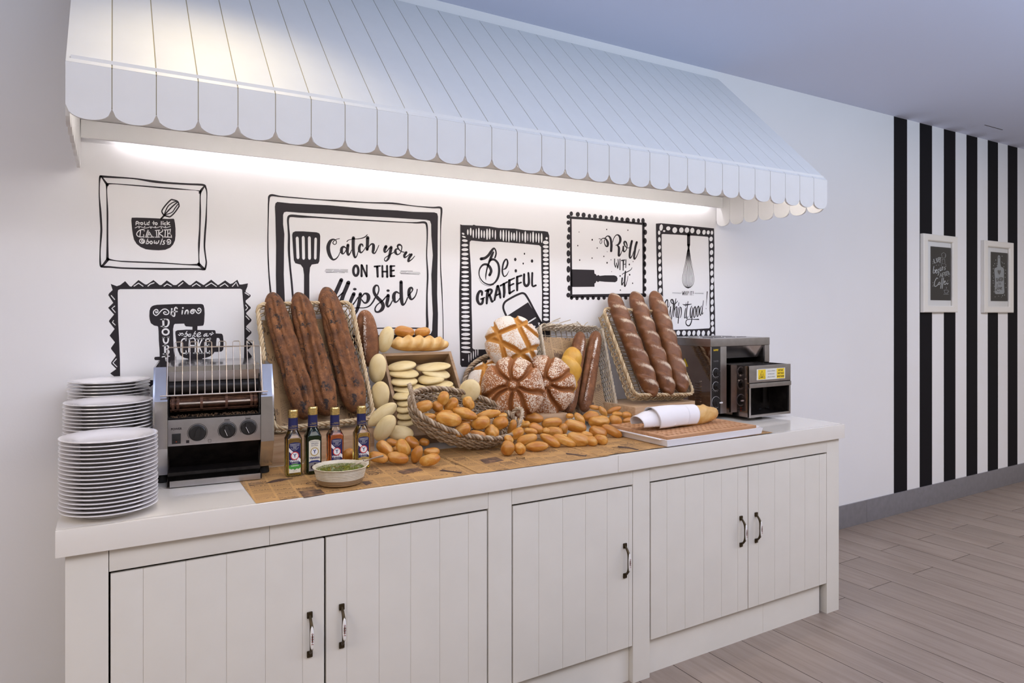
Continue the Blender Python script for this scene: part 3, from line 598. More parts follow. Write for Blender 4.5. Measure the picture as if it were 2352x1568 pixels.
# ---- 6: whip it
D = decal('black wall frame of white ovals with a hanging whisk, rightmost wall drawing', 1575, 640)
A = Art(1280, 470, 5.058)
A.poly([(1145,220),(1200,215),(1400,232),(1820,275),(1825,500),(1820,800),(1830,1200),(1835,1545),(1235,1545),(1180,1540),(1165,1030),(1155,700),(1148,400)], [[(1212,345),(1225,340),(1400,348),(1600,360),(1745,372),(1757,385),(1760,600),(1768,900),(1768,1200),(1775,1420),(1765,1435),(1600,1445),(1290,1455),(1240,1452),(1232,1200),(1220,800),(1212,500)]])
A.done('drawn_frame', M_INK, D)
A = Art(1280, 470, 5.058, lift=0.0011)
for x, y, rx, ry in ((1205,265,20,38),(1240,306,14,11),(1288,275,24,24),(1363,295,28,34),(1440,295,26,32),(1505,295,26,32),(1567,300,24,32),(1637,315,24,30),(1703,320,20,28),(1752,322,18,24),(1795,325,14,24),(1182,325,14,25),(1184,405,15,30),(1186,495,16,26),(1187,580,17,30),(1188,660,17,30),(1190,745,18,32),(1192,830,18,32),(1194,910,18,30),(1195,995,20,32),(1205,1085,22,34),(1207,1165,18,34),(1785,398,20,28),(1790,475,20,30),(1790,555,20,30),(1790,635,19,30),(1793,715,18,32),(1793,795,18,32),(1800,878,18,36),(1795,960,18,34),(1795,1045,16,36),(1797,1130,18,34),(1798,1210,18,38),(1800,1305,18,36),(1800,1378,18,28),(1803,1445,18,34),(1805,1520,18,22),(1345,1490,22,26),(1405,1488,22,28),(1470,1490,24,30),(1530,1492,20,30),(1585,1490,18,30),(1640,1490,20,34),(1695,1492,20,32),(1755,1490,16,30)): A.oval(x, y, rx, ry, 14, 0.12 if rx > 15 else 0)
A.done('white_ovals', M_PAINTW, D)
A = Art(1280, 470, 5.058)
A.lines([(1525,352,36),(1525,470,34)], [(1525,470,26),(1524,520,20)], smooth=False)
A.poly([(1514,505),(1534,505),(1540,545),(1508,545)])
for k in range(-4, 5):
    q = k / 4 * (1.0 if abs(k) < 4 else 1.0)
    A.stroke([(1523 + k * 3, 530, 5), (1522 + q * 32, 660, 4), (1520 + q * 57, 790, 4), (1520 + q * 66, 860, 4), (1520 + q * 58, 920, 4.5), (1520 + q * 30, 957, 5), (1520, 966, 6)], sub=4)
A.oval(1520,965,14,6)
A.done('whisk', M_INK, D)
A = Art(1520, 650, 14.255)
A.lines([(672,268),(685,390)], [(685,390),(700,300)], [(700,300),(712,390)], [(712,390),(724,268)], [(745,268),(745,393)], [(780,268),(780,393)], [(745,330),(780,330)], [(810,268),(810,393)], [(845,268),(845,393)], [(845,274),(878,274),(878,322),(845,326)], [(932,268),(932,395)], [(955,275),(1000,275)], [(978,275),(978,398)], [(1032,268),(1032,350)], [(1031,386),(1031,390)], w=14, smooth=False)
A.lines([(345,305,6),(450,312,6),(650,320,8)], [(345,335,6),(500,337,6),(620,347,6)], [(1070,320,6),(1365,325,8)], [(1070,345,6),(1250,348,6),(1360,352,8)], smooth=False)
A.lines([(245,620,6),(245,720,14),(210,780,22),(150,780,26),(108,700,30),(120,610,36),(165,545,38),(190,575,34),(190,700,28),(190,850,24),(205,980,20),(235,1110,12)], [(235,1110,12),(260,950,24),(287,775,32)], [(283,780,24),(290,1000,20),(320,1190,14)], [(320,1190,14),(350,950,26),(375,800,30),(378,640,42),(350,545,44),(302,552,36),(300,610,30),(340,665,28),(420,680,28),(480,630,24),(522,580,12)],
 [(460,510,22),(420,720,30),(400,900,32),(385,1100,20)], [(410,900,16),(450,800,24),(488,775,30),(475,900,32),(460,1050,30),(472,1135,16)], [(560,640,20),(545,740,20)], [(540,805,24),(510,1000,30),(505,1125,24),(548,1095,12)], [(595,770,22),(570,950,30),(545,1150,30),(530,1315,26)], [(600,795,18),(630,805,30),(640,900,30),(638,1000,24),(610,1110,20),(588,1140,12)],
 [(780,825,24),(752,1000,28),(747,1145,26),(802,1080,12)], [(792,650,14),(775,780,14)], [(860,600,20),(820,850,30),(800,1060,30),(822,1165,26),(862,1080,12)], [(680,692,12),(760,715,38),(860,702,36),(970,685,18)],
 [(980,745,18),(940,850,30),(930,1000,36),(942,1138,26),(972,1080,20),(1000,900,24),(1002,800,20)], [(1003,900,26),(990,1100,28),(970,1250,30),(920,1370,40),(860,1395,40),(802,1350,32),(785,1270,24),(820,1205,26),(900,1182,24),(1000,1185,22),(1205,1187,36)], [(1090,765,30),(1045,850,34),(1040,1000,34),(1057,1128,26),(1100,1050,22),(1112,850,34),(1088,765,28)], [(1110,900,16),(1145,930,16)], [(1200,750,28),(1157,830,32),(1147,980,32),(1162,1100,24),(1205,1010,22),(1217,820,34),(1200,752,28)],
 [(1300,745,18),(1255,850,28),(1242,980,30),(1262,1058,24),(1300,980,20),(1330,800,22),(1365,572,16)], [(1332,800,24),(1315,950,28),(1327,1018,22),(1360,960,10)], [(1487,280,28),(1470,500,18),(1455,740,6)])
A.oval(1448,832,8,20)
A.done('lettering', M_INK, D)
# ------------------------------------------------------------------ two framed prints on the striped wall
M_FRAMEW = flat('cream_frame', (0.80, 0.77, 0.71, 1), 0.35)
M_MAT = flat('white_mount', (0.78, 0.78, 0.78, 1), 0.7)
M_PRINT = flat('charcoal_print', (0.030, 0.027, 0.027, 1), 0.5)
M_CHALK = flat('chalk_white', (0.62, 0.64, 0.65, 1), 0.6)
M_CHALKD = flat('chalk_grey', (0.13, 0.125, 0.12, 1), 0.6)
M_BOARDG = flat('board_grey', (0.36, 0.38, 0.40, 1), 0.6)
def glass_mat(name, c=(1, 1, 1, 1), rough=0.0, ior=1.45):
    m = NT(name); m.color(c); m.set(Roughness=rough, Transmission_Weight=1.0, IOR=ior); return m.mat
def pane_mat():
    m = NT('picture_glass'); tr = m.node('ShaderNodeBsdfTransparent'); gl = m.node('ShaderNodeBsdfGlossy'); gl.inputs['Roughness'].default_value = 0.03
    lw = m.node('ShaderNodeFresnel'); lw.inputs[0].default_value = 1.45; mx = m.node('ShaderNodeMixShader')
    m.link(lw.outputs[0], mx.inputs[0]); m.link(tr.outputs[0], mx.inputs[1]); m.link(gl.outputs[0], mx.inputs[2])
    m.link(mx.outputs[0], m.n['Material Output'].inputs[0]); return m.mat
M_PANE = pane_mat()
FY = WY - 0.028
def picture(label, x0, x1, z0, z1, ix, iz, px0, px1, pz0, pz1):
    t = thing('picture_frame', label, 'framed print', (0, 0, 0))
    m = MB()
    prof = [(0.0, 0.0), (0.0, 0.024), (0.006, 0.028), (0.045, 0.026), (0.052, 0.018), (0.052, 0.0)]
    def corner(d, sx, sz): return ((x0 + d * ix / 0.052 if sx < 0 else x1 - d * ix / 0.052), (z0 + d * iz / 0.052 if sz < 0 else z1 - d * iz / 0.052))
    cs = [(-1, -1), (1, -1), (1, 1), (-1, 1)]
    vs_ = [(corner(d, sx, sz)[0], WY - 0.001 - h, corner(d, sx, sz)[1]) for sx, sz in cs for d, h in prof]
    n = len(prof); fs = []
    for c in range(4):
        for k in range(n - 1):
            e = (c + 1) % 4; fs.append((c * n + k, c * n + k + 1, e * n + k + 1, e * n + k))
    m.add(vs_, fs); m.build('moulding', M_FRAMEW, t, 30)
    MB().box(x0 + 0.01, x1 - 0.01, WY - 0.008, WY - 0.001, z0 + 0.01, z1 - 0.01).build('mount', M_MAT, t)
    p = MB().box(px0, px1, WY - 0.0086, WY - 0.008, pz0, pz1).build('print', M_PRINT, t)
    MB().add([(x0 + ix, WY - 0.012, z0 + iz), (x1 - ix, WY - 0.012, z0 + iz), (x1 - ix, WY - 0.012, z1 - iz), (x0 + ix, WY - 0.012, z1 - iz)], [(0, 1, 2, 3)]).build('glass', M_PANE, t, False)
    return t, p
FYP = WY - 0.008
f8 = lambda x, y: at(2100 + x / 7.468, 520 + y / 7.468, FYP)
t, p = picture('cream framed chalkboard print with a coffee pot, left of the pair', at(2122, 600, FY).x, at(2200.5, 600, FY).x, 1.448, 2.032, 0.066, 0.050, f8(277, 700).x, f8(631, 700).x, (f8(277,1270).z + f8(632,1262).z) / 2, (f8(277,340).z + f8(631,367).z) / 2)
A = Art(2100, 520, 7.468, FYP, 0.0010)
A.lines([(330,560),(345,630),(372,618)], [(375,545),(392,612)], [(402,540),(410,605)], [(402,540),(430,530)], [(405,570),(428,562)], [(438,535),(438,628)], [(438,532),(455,540)], [(438,575),(452,575)], [(438,625),(440,630)], w=11, smooth=False)
A.lines([(335,680),(322,790),(345,795),(358,750),(335,748)], [(365,775),(385,750),(375,735),(362,780),(380,800),(395,785)], [(425,730),(405,740),(405,780),(425,770),(428,735),(420,800),(400,840)], [(445,700),(440,765),(455,750)], [(470,690),(465,755)], [(468,710),(490,690),(485,750)], [(530,690),(515,705),(530,725),(515,745)], w=9)
A.lines([(435,868),(455,800),(468,860)], [(445,840),(465,835)], [(480,795),(488,865)], [(480,797),(502,790)], [(484,828),(500,822)], [(505,795),(535,780)], [(520,785),(528,850)], [(545,775),(552,840)], [(545,775),(565,768)], [(548,805),(562,800)], [(552,840),(570,832)], [(572,770),(582,820)], [(572,768),(590,780),(576,795),(594,820)], w=10, smooth=False)
A.lines([(402,895),(380,885),(345,960),(350,1025),(385,1015),(410,980)], [(430,950),(412,975),(420,1000),(440,975),(430,950)], [(475,880),(465,960),(448,1065)], [(500,880),(490,960),(475,1065)], [(505,975),(530,945),(520,930),(508,975),(525,995),(545,970)], [(545,970),(570,935),(580,915),(555,960),(565,990),(582,970)], w=10)
A.lines([(465,470),(500,445),(535,470),(525,540),(475,540),(465,470)], [(478,560),(518,560),(525,640),(470,640),(478,560)], [(535,475),(538,510),(528,530)], [(510,1090),(580,1090),(570,1140),(520,1140),(510,1090)], [(500,1160),(585,1160)], [(580,1100),(592,1110),(575,1130)], [(545,1070),(555,1050),(540,1035)], w=3.5, smooth=False)
for x, y in ((320,605),(318,635),(375,665),(420,662),(462,662),(537,655),(540,680),(600,800),(605,822),(590,850),(318,965),(325,1000),(318,1020)): A.oval(x, y, 5, 6, 8)
A.done('chalk_lettering', M_CHALK, p)
t, p = picture('cream framed chalkboard print with a bread board, right of the pair', at(2261.5, 600, FY).x, at(2329, 600, FY).x, 1.446, 2.030, 0.066, 0.050, f8(1310, 700).x, f8(1606, 700).x, (f8(1318,1287).z + f8(1608,1272).z) / 2, (f8(1308,442).z + f8(1603,450).z) / 2)
A = Art(2100, 520, 7.468, FYP, 0.0010)
A.poly([(1428,520),(1435,498),(1450,490),(1466,500),(1472,525),(1475,640),(1485,690),(1520,705),(1538,735),(1536,850),(1538,1000),(1545,1125),(1535,1150),(1515,1158),(1400,1158),(1382,1145),(1378,1120),(1382,900),(1370,750),(1375,715),(1415,700),(1428,650)])
A.done('bread_board_print', M_BOARDG, p)
A = Art(2100, 520, 7.468, FYP, 0.0014)
A.oval(1451,533,7,14); A.poly([(1455,832),(1430,790),(1424,758),(1438,742),(1453,760),(1468,742),(1482,758),(1478,790)])
A.lines([(1405,885),(1412,945)], [(1405,885),(1425,895),(1410,912),(1428,930),(1412,942)], [(1430,940),(1440,875),(1452,938)], [(1436,915),(1450,915)], [(1460,875),(1462,935)], [(1478,872),(1462,905),(1480,935)], [(1488,875),(1490,935)], [(1488,875),(1500,877)], [(1490,905),(1500,905)], [(1490,935),(1504,933)], [(1508,878),(1508,932),(1522,905),(1508,878)], w=10, smooth=False)
A.lines([(1452,960),(1452,1000)], [(1465,1000),(1465,965),(1478,965),(1478,1000)], w=6, smooth=False)
A.lines([(1420,990),(1410,1080),(1392,1088),(1440,1065)], [(1445,1040),(1430,1055),(1442,1080),(1456,1060),(1445,1040)], [(1462,1040),(1470,1080),(1480,1040)], [(1482,1065),(1498,1050),(1492,1040),(1482,1065),(1490,1085),(1502,1075)], [(1400,1095),(1440,1122),(1455,1110)], w=9)
A.done('print_lettering', M_CHALKD, p)
A = Art(2100, 520, 7.468, FYP, 0.0010)
rr = random.Random(9)
for x, y in ((1503,508),(1395,575),(1498,608),(1512,625),(1378,638),(1415,632),(1540,635),(1360,670),(1418,665),(1533,690),(1352,725),(1565,748),(1355,795),(1558,803),(1345,850),(1360,880),(1556,870),(1350,930),(1352,970),(1558,975),(1370,1025),(1572,1045),(1365,1120),(1510,1185),(1445,1195),(1385,1205),(1495,1212),(1545,1175)): A.oval(x, y, rr.uniform(4, 7), rr.uniform(5, 9), 8)
A.done('chalk_specks', M_CHALK, p)
# ------------------------------------------------------------------ tools for laying things out on the counter
RV, UV_, NV = Vector((CS, -SN, 0)), Vector((0, 0, 1)), Vector((-SN, -CS, 0))   # right, up, towards the room
def dist(p): return p.x * SN + p.y * CS
def atp(px, py, P0, N):
    d = ray(px, py); o = Vector((0, 0, EYE)); N = Vector(N)
    return o + d * ((Vector(P0) - o).dot(N) / d.dot(N))
def pose(p, ang, tilt, L_, W_, H_, slant=0.0):
    """frame: x = long axis turned by ang in the view, z = thickness axis leaning by tilt towards the room"""
    a, t = math.radians(ang), math.radians(tilt)
    x = (RV * math.cos(a) + UV_ * math.sin(a) + NV * slant).normalized()
    pr = (-RV * math.sin(a) + UV_ * math.cos(a))
    z = pr * math.cos(t) + NV * math.sin(t)
    return frame_from(p, x, z=z) @ Matrix.Diagonal((L_, W_, H_, 1))
# ------------------------------------------------------------------ bread materials
def bread_mat(name, stops, slash, scale=4.0, rough=0.45, bump=0.35, dark=(0.25, 0.09, 0.02, 1), darkamt=0.5, bs=26):
    m = NT(name); r = m.rnd()
    v = m.node('ShaderNodeVectorMath', operation='ADD'); m.link(m.co(), v.inputs[0])
    cb = m.node('ShaderNodeCombineXYZ'); m.link(m.math('MULTIPLY', r, 57.0), cb.inputs[0]); m.link(cb.outputs[0], v.inputs[1])
    n = m.noise(scale, 5, 0.6, v.outputs[0], 0.3)
    c = m.ramp(n, stops)
    c = m.mix(m.math('MULTIPLY', r, darkamt), c, dark)
    if slash is not None: c = m.mix(m.attr(), c, slash)
    n2 = m.noise(bs, 4, 0.6, v.outputs[0])
    m.color(c).set(Roughness=rough, Coat_Weight=0.08, Coat_Roughness=0.3); m.bump(n2, bump, 0.004)
    m.set(Subsurface_Weight=0.0); return m.mat
M_ROLL = bread_mat('golden_crust', [(0.34, (0.47, 0.165, 0.016, 1)), (0.5, (0.61, 0.275, 0.040, 1)), (0.66, (0.74, 0.44, 0.12, 1))], (0.64, 0.36, 0.11, 1), 1.7, 0.34, 0.10, (0.36, 0.115, 0.012, 1), 0.65)
M_PALE = bread_mat('pale_crust', [(0.25, (0.66, 0.50, 0.22, 1)), (0.55, (0.76, 0.62, 0.34, 1)), (0.8, (0.80, 0.68, 0.42, 1))], None, 2.2, 0.5, 0.08, (0.60, 0.44, 0.18, 1), 0.4)
M_BRIO = bread_mat('brioche_crust', [(0.25, (0.50, 0.22, 0.04, 1)), (0.5, (0.66, 0.37, 0.10, 1)), (0.75, (0.76, 0.52, 0.21, 1))], (0.80, 0.60, 0.30, 1), 18, 0.42, 0.3, (0.5, 0.2, 0.04, 1), 0.2, 90)
M_YELLOW = bread_mat('yellow_crust', [(0.25, (0.58, 0.29, 0.03, 1)), (0.5, (0.70, 0.40, 0.06, 1)), (0.75, (0.78, 0.52, 0.12, 1))], (0.5, 0.24, 0.03, 1), 14, 0.4, 0.25, (0.5, 0.2, 0.03, 1), 0.1, 80)
def floured(name, crust, flour, fs, lo, hi, markflour=True, bump=0.5, groove=None, speck=None, cs=20, rough=0.6, grain=260, gamt=0.45):
    """crust with flour lying in patches; mark = how much flour a place keeps (or how deep a cut is)"""
    m = NT(name); n = m.noise(cs, 5, 0.6); c = m.ramp(n, crust)
    a = m.attr()
    if groove is not None: c = m.mix(m.ramp(a, [(0.05, (0, 0, 0, 1)), (0.5, (1, 1, 1, 1))]), c, groove)
    f = m.noise(fs, 6, 0.7); g = m.noise(grain, 2, 0.5)
    k = m.math('ADD', f, m.math('MULTIPLY', m.math('SUBTRACT', g, 0.5), gamt))
    keep = a if markflour else m.math('SUBTRACT', 1.0, m.math('MULTIPLY', a, 3.0))
    k = m.math('ADD', k, m.math('MULTIPLY', m.math('SUBTRACT', keep, 0.5), 0.5))
    c = m.mix(m.ramp(k, [(lo, (0, 0, 0, 1)), (hi, (1, 1, 1, 1))]), c, flour)
    if speck is not None:
        s_ = m.noise(speck[0], 5, 0.75); c = m.mix(m.ramp(s_, [(speck[1], (0, 0, 0, 1)), (speck[2], (1, 1, 1, 1))]), c, speck[3])
    m.color(c).set(Roughness=rough); m.bump(m.noise(cs * 6, 5, 0.65), bump, 0.004); return m.mat
M_DARKB = floured('dark_seeded_crust', [(0.3, (0.075, 0.025, 0.007, 1)), (0.5, (0.165, 0.060, 0.016, 1)), (0.7, (0.27, 0.108, 0.032, 1))], (0.40, 0.18, 0.07, 1), 22, 0.52, 0.80, True, 0.9, None, (34, 0.55, 0.62, (0.016, 0.011, 0.011, 1)), 26, 0.7, 200)
M_TWIST = floured('rye_twist_crust', [(0.3, (0.105, 0.036, 0.011, 1)), (0.5, (0.165, 0.060, 0.019, 1)), (0.7, (0.215, 0.085, 0.030, 1))], (0.62, 0.50, 0.37, 1), 16, 0.58, 0.90, True, 0.3, None, None, 26, 0.45)
M_RUSTIC = floured('rustic_crust', [(0.3, (0.115, 0.040, 0.013, 1)), (0.5, (0.180, 0.068, 0.023, 1)), (0.7, (0.26, 0.105, 0.040, 1))], (0.72, 0.66, 0.60, 1), 14, 0.60, 0.86, True, 0.6, None, None, 30, 0.72, 200, 0.9)
M_FLOWER = floured('floured_flower_crust', [(0.3, (0.21, 0.066, 0.015, 1)), (0.5, (0.33, 0.115, 0.028, 1)), (0.7, (0.42, 0.165, 0.044, 1))], (0.74, 0.62, 0.48, 1), 10, 0.71, 0.86, False, 0.5, (0.27, 0.095, 0.022, 1), None, 24, 0.62, 190, 1.3)
M_LATT = floured('floured_lattice_crust', [(0.3, (0.50, 0.22, 0.06, 1)), (0.5, (0.58, 0.29, 0.09, 1)), (0.7, (0.64, 0.35, 0.13, 1))], (0.80, 0.73, 0.64, 1), 9, 0.58, 0.76, False, 0.45, (0.55, 0.255, 0.046, 1), None, 24, 0.65, 200, 0.7)
# ------------------------------------------------------------------ bread shapes
def roll_mesh(name, mat, seed, p=2.4, q=1.75, slash=0.0, phis=1.35, noise_amp=0.05, flatb=0.75, curve=0.0, nx=26, nr=34):
    def f(u, v):
        x = -0.5 * math.cos(PI * v) if 0 < v < 1 else (-0.5 if v <= 0 else 0.5)
        r = 0.5 * max(0.0, 1 - abs(2 * x) ** p) ** (1 / q)
        ph = 2 * PI * u
        w = max(0.0, 1 - (abs(x) / 0.37) ** 4)
        dphi = math.atan2(math.sin(ph - phis - 0.5 * x), math.cos(ph - phis - 0.5 * x))
        d = math.exp(-(dphi / 0.20) ** 2) * w * slash; lip = math.exp(-((dphi - 0.42) / 0.2) ** 2) * w * slash
        r *= 1 - 0.16 * d + 0.07 * lip
        n_ = noise.noise(Vector((2.6 * x + seed * 7.1, 1.3 * math.cos(ph), 1.3 * math.sin(ph) + seed)))
        r *= 1 + noise_amp * 2 * n_
        y, z = r * math.cos(ph), r * math.sin(ph)
        if z < 0: z *= flatb
        z += curve * (x * x * 4 - 0.4) * 0.3
        return (Vector((x, y, z)), min(1.0, d * 1.2))
    return MB().grid(f, nr, nx, True).mesh(name, mat, True)
ROLLS = [roll_mesh('bread_roll', M_ROLL, s_, p_, q_, sl_, ph_, na_) for s_, p_, q_, sl_, ph_, na_ in
         ((1, 2.5, 2.2, 0.0, 1.3, 0.05), (2, 2.9, 2.1, 1.0, 1.35, 0.05), (3, 2.3, 2.0, 0.7, 1.1, 0.07), (4, 2.2, 1.9, 0.0, 1.5, 0.06), (5, 2.7, 2.2, 0.6, 1.7, 0.12))]
FLAT = [roll_mesh('flat_bread', M_PALE, s_, 2.1, 2.0, 0, 0, na_, fb_) for s_, na_, fb_ in ((11, 0.03, 0.8), (12, 0.045, 0.6), (13, 0.03, 0.9))]
def loaf_mesh(name, mat, L_, r, fn, nx=90, nr=40, end=2.6, bend=0.0, seed=1, amp=0.04, tip=(1.0, 1.0)):
    """long loaf along x; fn(s 0..1, phi, x) -> (radius factor, mark)"""
    def f(u, v):
        s_ = 0.5 - 0.5 * math.cos(PI * v) if 0 < v < 1 else v
        s_ = 0.35 * s_ + 0.65 * v
        x = (s_ - 0.5) * L_
        e = max(0.0, 1 - abs(2 * s_ - 1) ** (end * L_ / r * 0.22)) ** 0.5
        wdt = tip[0] + (tip[1] - tip[0]) * s_
        ph = 2 * PI * u
        k, mk = fn(s_, ph, x)
        n_ = noise.fractal(Vector((x * 9 + seed * 3.3, math.cos(ph) * 0.9, math.sin(ph) * 0.9)), 1.0, 2.0, 4)
        rr_ = r * e * wdt * k * (1 + amp * n_)
        return (Vector((x, rr_ * math.cos(ph), rr_ * math.sin(ph) + bend * (4 * (s_ - .5) ** 2 - .5))), mk)
    return MB().grid(f, nr, nx, True).mesh(name, mat, True)
def loaf(name, label, cat, me, p0, p1, toward=None, group=None, roll=0.0):
    p0, p1 = Vector(p0), Vector(p1); x = p1 - p0
    z = NV + UV_ * 0.3 if toward is None else Vector(toward)
    M = frame_from((p0 + p1) / 2, x, z=z) @ Matrix.Rotation(roll, 4, 'X')
    o = obj(name, me); o.matrix_world = M
    return tag(o, label, cat, group)
def cracks(seed, n=3, spread=1.1, depth=0.13, width=0.13):
    r_ = random.Random(seed); C_ = []
    for i in range(n):
        C_.append((r_.uniform(0.02, 0.35), r_.uniform(0.55, 0.98), PI / 2 + r_.uniform(-spread, spread), r_.uniform(-0.7, 0.7), r_.uniform(0.6, 1.0)))
    def f(s_, ph, x):
        k, mk = 1.0, 0.45
        for a, b, p0_, sw, am in C_:
            if a < s_ < b:
                w = min(1, (s_ - a) / 0.06, (b - s_) / 0.06)
                c_ = p0_ + sw * (s_ - 0.5) + 0.12 * noise.noise(Vector((s_ * 14, p0_, seed)))
                d = math.atan2(math.sin(ph - c_), math.cos(ph - c_))
                g = math.exp(-(d / width) ** 2) * w * am
                k -= depth * g; k += 0.06 * am * w * math.exp(-((d - 0.3) / 0.2) ** 2); mk -= 0.5 * g
        return k, max(0, mk)
    return f
def twist(turns, nper, depth=0.16, flour=0.75):
    """slanting slashes: each ridge swells slowly and drops into the next cut"""
    def f(s_, ph, x):
        q = (s_ * turns + (ph - PI / 2) / (2 * PI) * nper) % 1.0
        h = math.sin(min(q / 0.80, 1.0) * PI / 2) if q < 0.80 else 0.5 + 0.5 * math.cos((q - 0.80) / 0.20 * PI)
        vis = max(0.0, 0.35 + 0.65 * math.sin(ph)); vis *= min(1, s_ / 0.05, (1 - s_) / 0.05)
        k = 1 + depth * (h - 0.65) * vis
        mk = (math.exp(-((q - 0.62) / 0.17) ** 2) * flour + 0.12) * max(0, math.sin(ph)) ** 0.5
        return k, mk
    return f
def split(seed, c0=PI / 2, depth=0.22, width=0.22):
    def f(s_, ph, x):
        w = max(0, min(1, (s_ - 0.06) / 0.1, (0.94 - s_) / 0.1)); c_ = c0 + 0.5 * (s_ - 0.5)
        d = math.atan2(math.sin(ph - c_), math.cos(ph - c_)); g = math.exp(-(d / width) ** 2) * w
        lip = math.exp(-((d - 0.45) / 0.2) ** 2) * w
        return 1 - depth * g + 0.08 * lip, 0.25 + 0.75 * lip
    return f
def dome_mesh(name, mat, R, Hh, cut, seed, n=90, amp=0.015):
    """round loaf, crown along +z; cut(x, y in -1..1) -> depth 0..1"""
    bm = MB(); rings = n // 2
    def f(u, v):
        ph = 2 * PI * u; t = v
        if t < 0.82:
            a = t / 0.82 * PI / 2; rr_ = math.sin(a); z = Hh * math.cos(a) ** 0.85 if a < PI / 2 - 1e-6 else 0.0
        else:
            q = (t - 0.82) / 0.18; rr_ = 1 - 0.75 * q * q - 0.25 * q; z = -Hh * 0.28 * math.sin(q * PI / 2)
        x, y = rr_ * math.cos(ph), rr_ * math.sin(ph)
        c_ = cut(x, y) if t < 0.84 else cut(x / max(rr_, 1e-3), y / max(rr_, 1e-3)) * max(0, 1 - (t - 0.84) / 0.08)
        nn = noise.fractal(Vector((x * 2.2 + seed, y * 2.2, z * 6)), 1.0, 2.0, 3)
        k = 1 + amp * 2 * nn - 0.075 * c_ * (rr_ ** 2)
        return (Vector((x * R * k, y * R * k, z * (1 + amp * nn) - Hh * 0.30 * c_ * (1 - 0.35 * rr_))), c_)
    return bm.grid(f, n, rings, True).mesh(name, mat, True)
# ------------------------------------------------------------------ wicker
def wicker_mat(name, cols):
    m = NT(name); a = m.attr(); n = m.noise(60, 3, 0.6)
    f = m.math('ADD', m.math('MULTIPLY', a, 0.75), m.math('MULTIPLY', n, 0.35))
    m.color(m.ramp(f, [(0.15, cols[0]), (0.5, cols[1]), (0.9, cols[2])])).set(Roughness=0.55); m.bump(m.noise(400, 2), 0.2, 0.001); return m.mat
M_WICKG = wicker_mat('grey_brown_willow', ((0.115, 0.068, 0.036, 1), (0.33, 0.235, 0.145, 1), (0.58, 0.47, 0.34, 1)))
M_WICKY = wicker_mat('blond_willow', ((0.27, 0.17, 0.080, 1), (0.47, 0.34, 0.19, 1), (0.62, 0.50, 0.32, 1)))
M_WICKW = wicker_mat('bleached_willow', ((0.30, 0.22, 0.14, 1), (0.52, 0.43, 0.31, 1), (0.66, 0.58, 0.46, 1)))
def rrect(w, l, r, step):
    """closed rounded rectangle, x -w/2..w/2, y 0..l"""
    pts = []
    def seg(a, b):
        n = max(1, int((Vector(b) - Vector(a)).length / step))
        for i in range(n): t = i / n; pts.append((a[0] + (b[0] - a[0]) * t, a[1] + (b[1] - a[1]) * t))
    def arc(cx, cy, a0):
        n = max(2, int(r * PI / 2 / step))
        for i in range(n): a = a0 + PI / 2 * i / n; pts.append((cx + r * math.cos(a), cy + r * math.sin(a)))
    x = w / 2
    seg((-x + r, 0), (x - r, 0)); arc(x - r, r, -PI / 2); seg((x, r), (x, l - r)); arc(x - r, l - r, 0)
    seg((x - r, l), (-x + r, l)); arc(-x + r, l - r, PI / 2); seg((-x, l - r), (-x, r)); arc(-x + r, r, PI)
    return pts
def ell(a, b, step):
    n = int(2 * PI * math.sqrt((a * a + b * b) / 2) / step)
    return [(a * math.cos(2 * PI * i / n), b * math.sin(2 * PI * i / n)) for i in range(n)]
def outward(pts):
    n = len(pts); out = []
    for i in range(n):
        a, b = pts[i - 1], pts[(i + 1) % n]; dx, dy = b[0] - a[0], b[1] - a[1]; d = math.hypot(dx, dy) or 1
        out.append((dy / d, -dx / d))
    return out
def woven_wall(mb, levels, rad, stake, amp, rng, n=5):
    """levels: list of (points, z); every other row passes the stakes on the other side"""
    for j, (pts, z) in enumerate(levels):
        o = outward(pts); N = len(pts); per = sum(math.dist(pts[i], pts[i - 1]) for i in range(N))
        k = max(2, round(per / (2 * stake))); path = []; s_ = 0.0
        for i in range(N):
            if i: s_ += math.dist(pts[i], pts[i - 1])
            w = amp * math.cos(2 * PI * k * s_ / per + (PI if j % 2 else 0))
            path.append((pts[i][0] + o[i][0] * w, pts[i][1] + o[i][1] * w, z + rng.uniform(-1, 1) * rad * 0.25))
        c_ = rng.uniform(0.05, 1.0); mb.tube(path, rad, n, True, av=[c_] * (N * n))
def rope(mb, pts3, rad, off, pitch_, strands, rng, closed=True, n=6, radial=None):
    N = len(pts3); P_ = [Vector(p) for p in pts3]
    for q in range(strands):
        path = []; s_ = 0.0
        tot = sum((P_[i] - P_[i - 1]).length for i in range(N)) if closed else sum((P_[i] - P_[i - 1]).length for i in range(1, N))
        tw = max(1, round(tot / pitch_)) / tot if closed else 1 / pitch_
        for i in range(N):
            if i: s_ += (P_[i] - P_[i - 1]).length
            T = (P_[(i + 1) % N] - P_[i - 1]) if closed else (P_[min(N - 1, i + 1)] - P_[max(0, i - 1)])
            T = T.normalized(); u = T.cross(Vector((0, 0, 1)))
            if u.length < 1e-3: u = T.cross(Vector((1, 0, 0)))
            u.normalize(); w = T.cross(u); a = 2 * PI * (s_ * tw + q / strands)
            path.append(P_[i] + (u * math.cos(a) + w * math.sin(a)) * off)
        c_ = rng.uniform(0.2, 1.0); mb.tube(path, rad, n, closed, av=[c_] * (N * n))
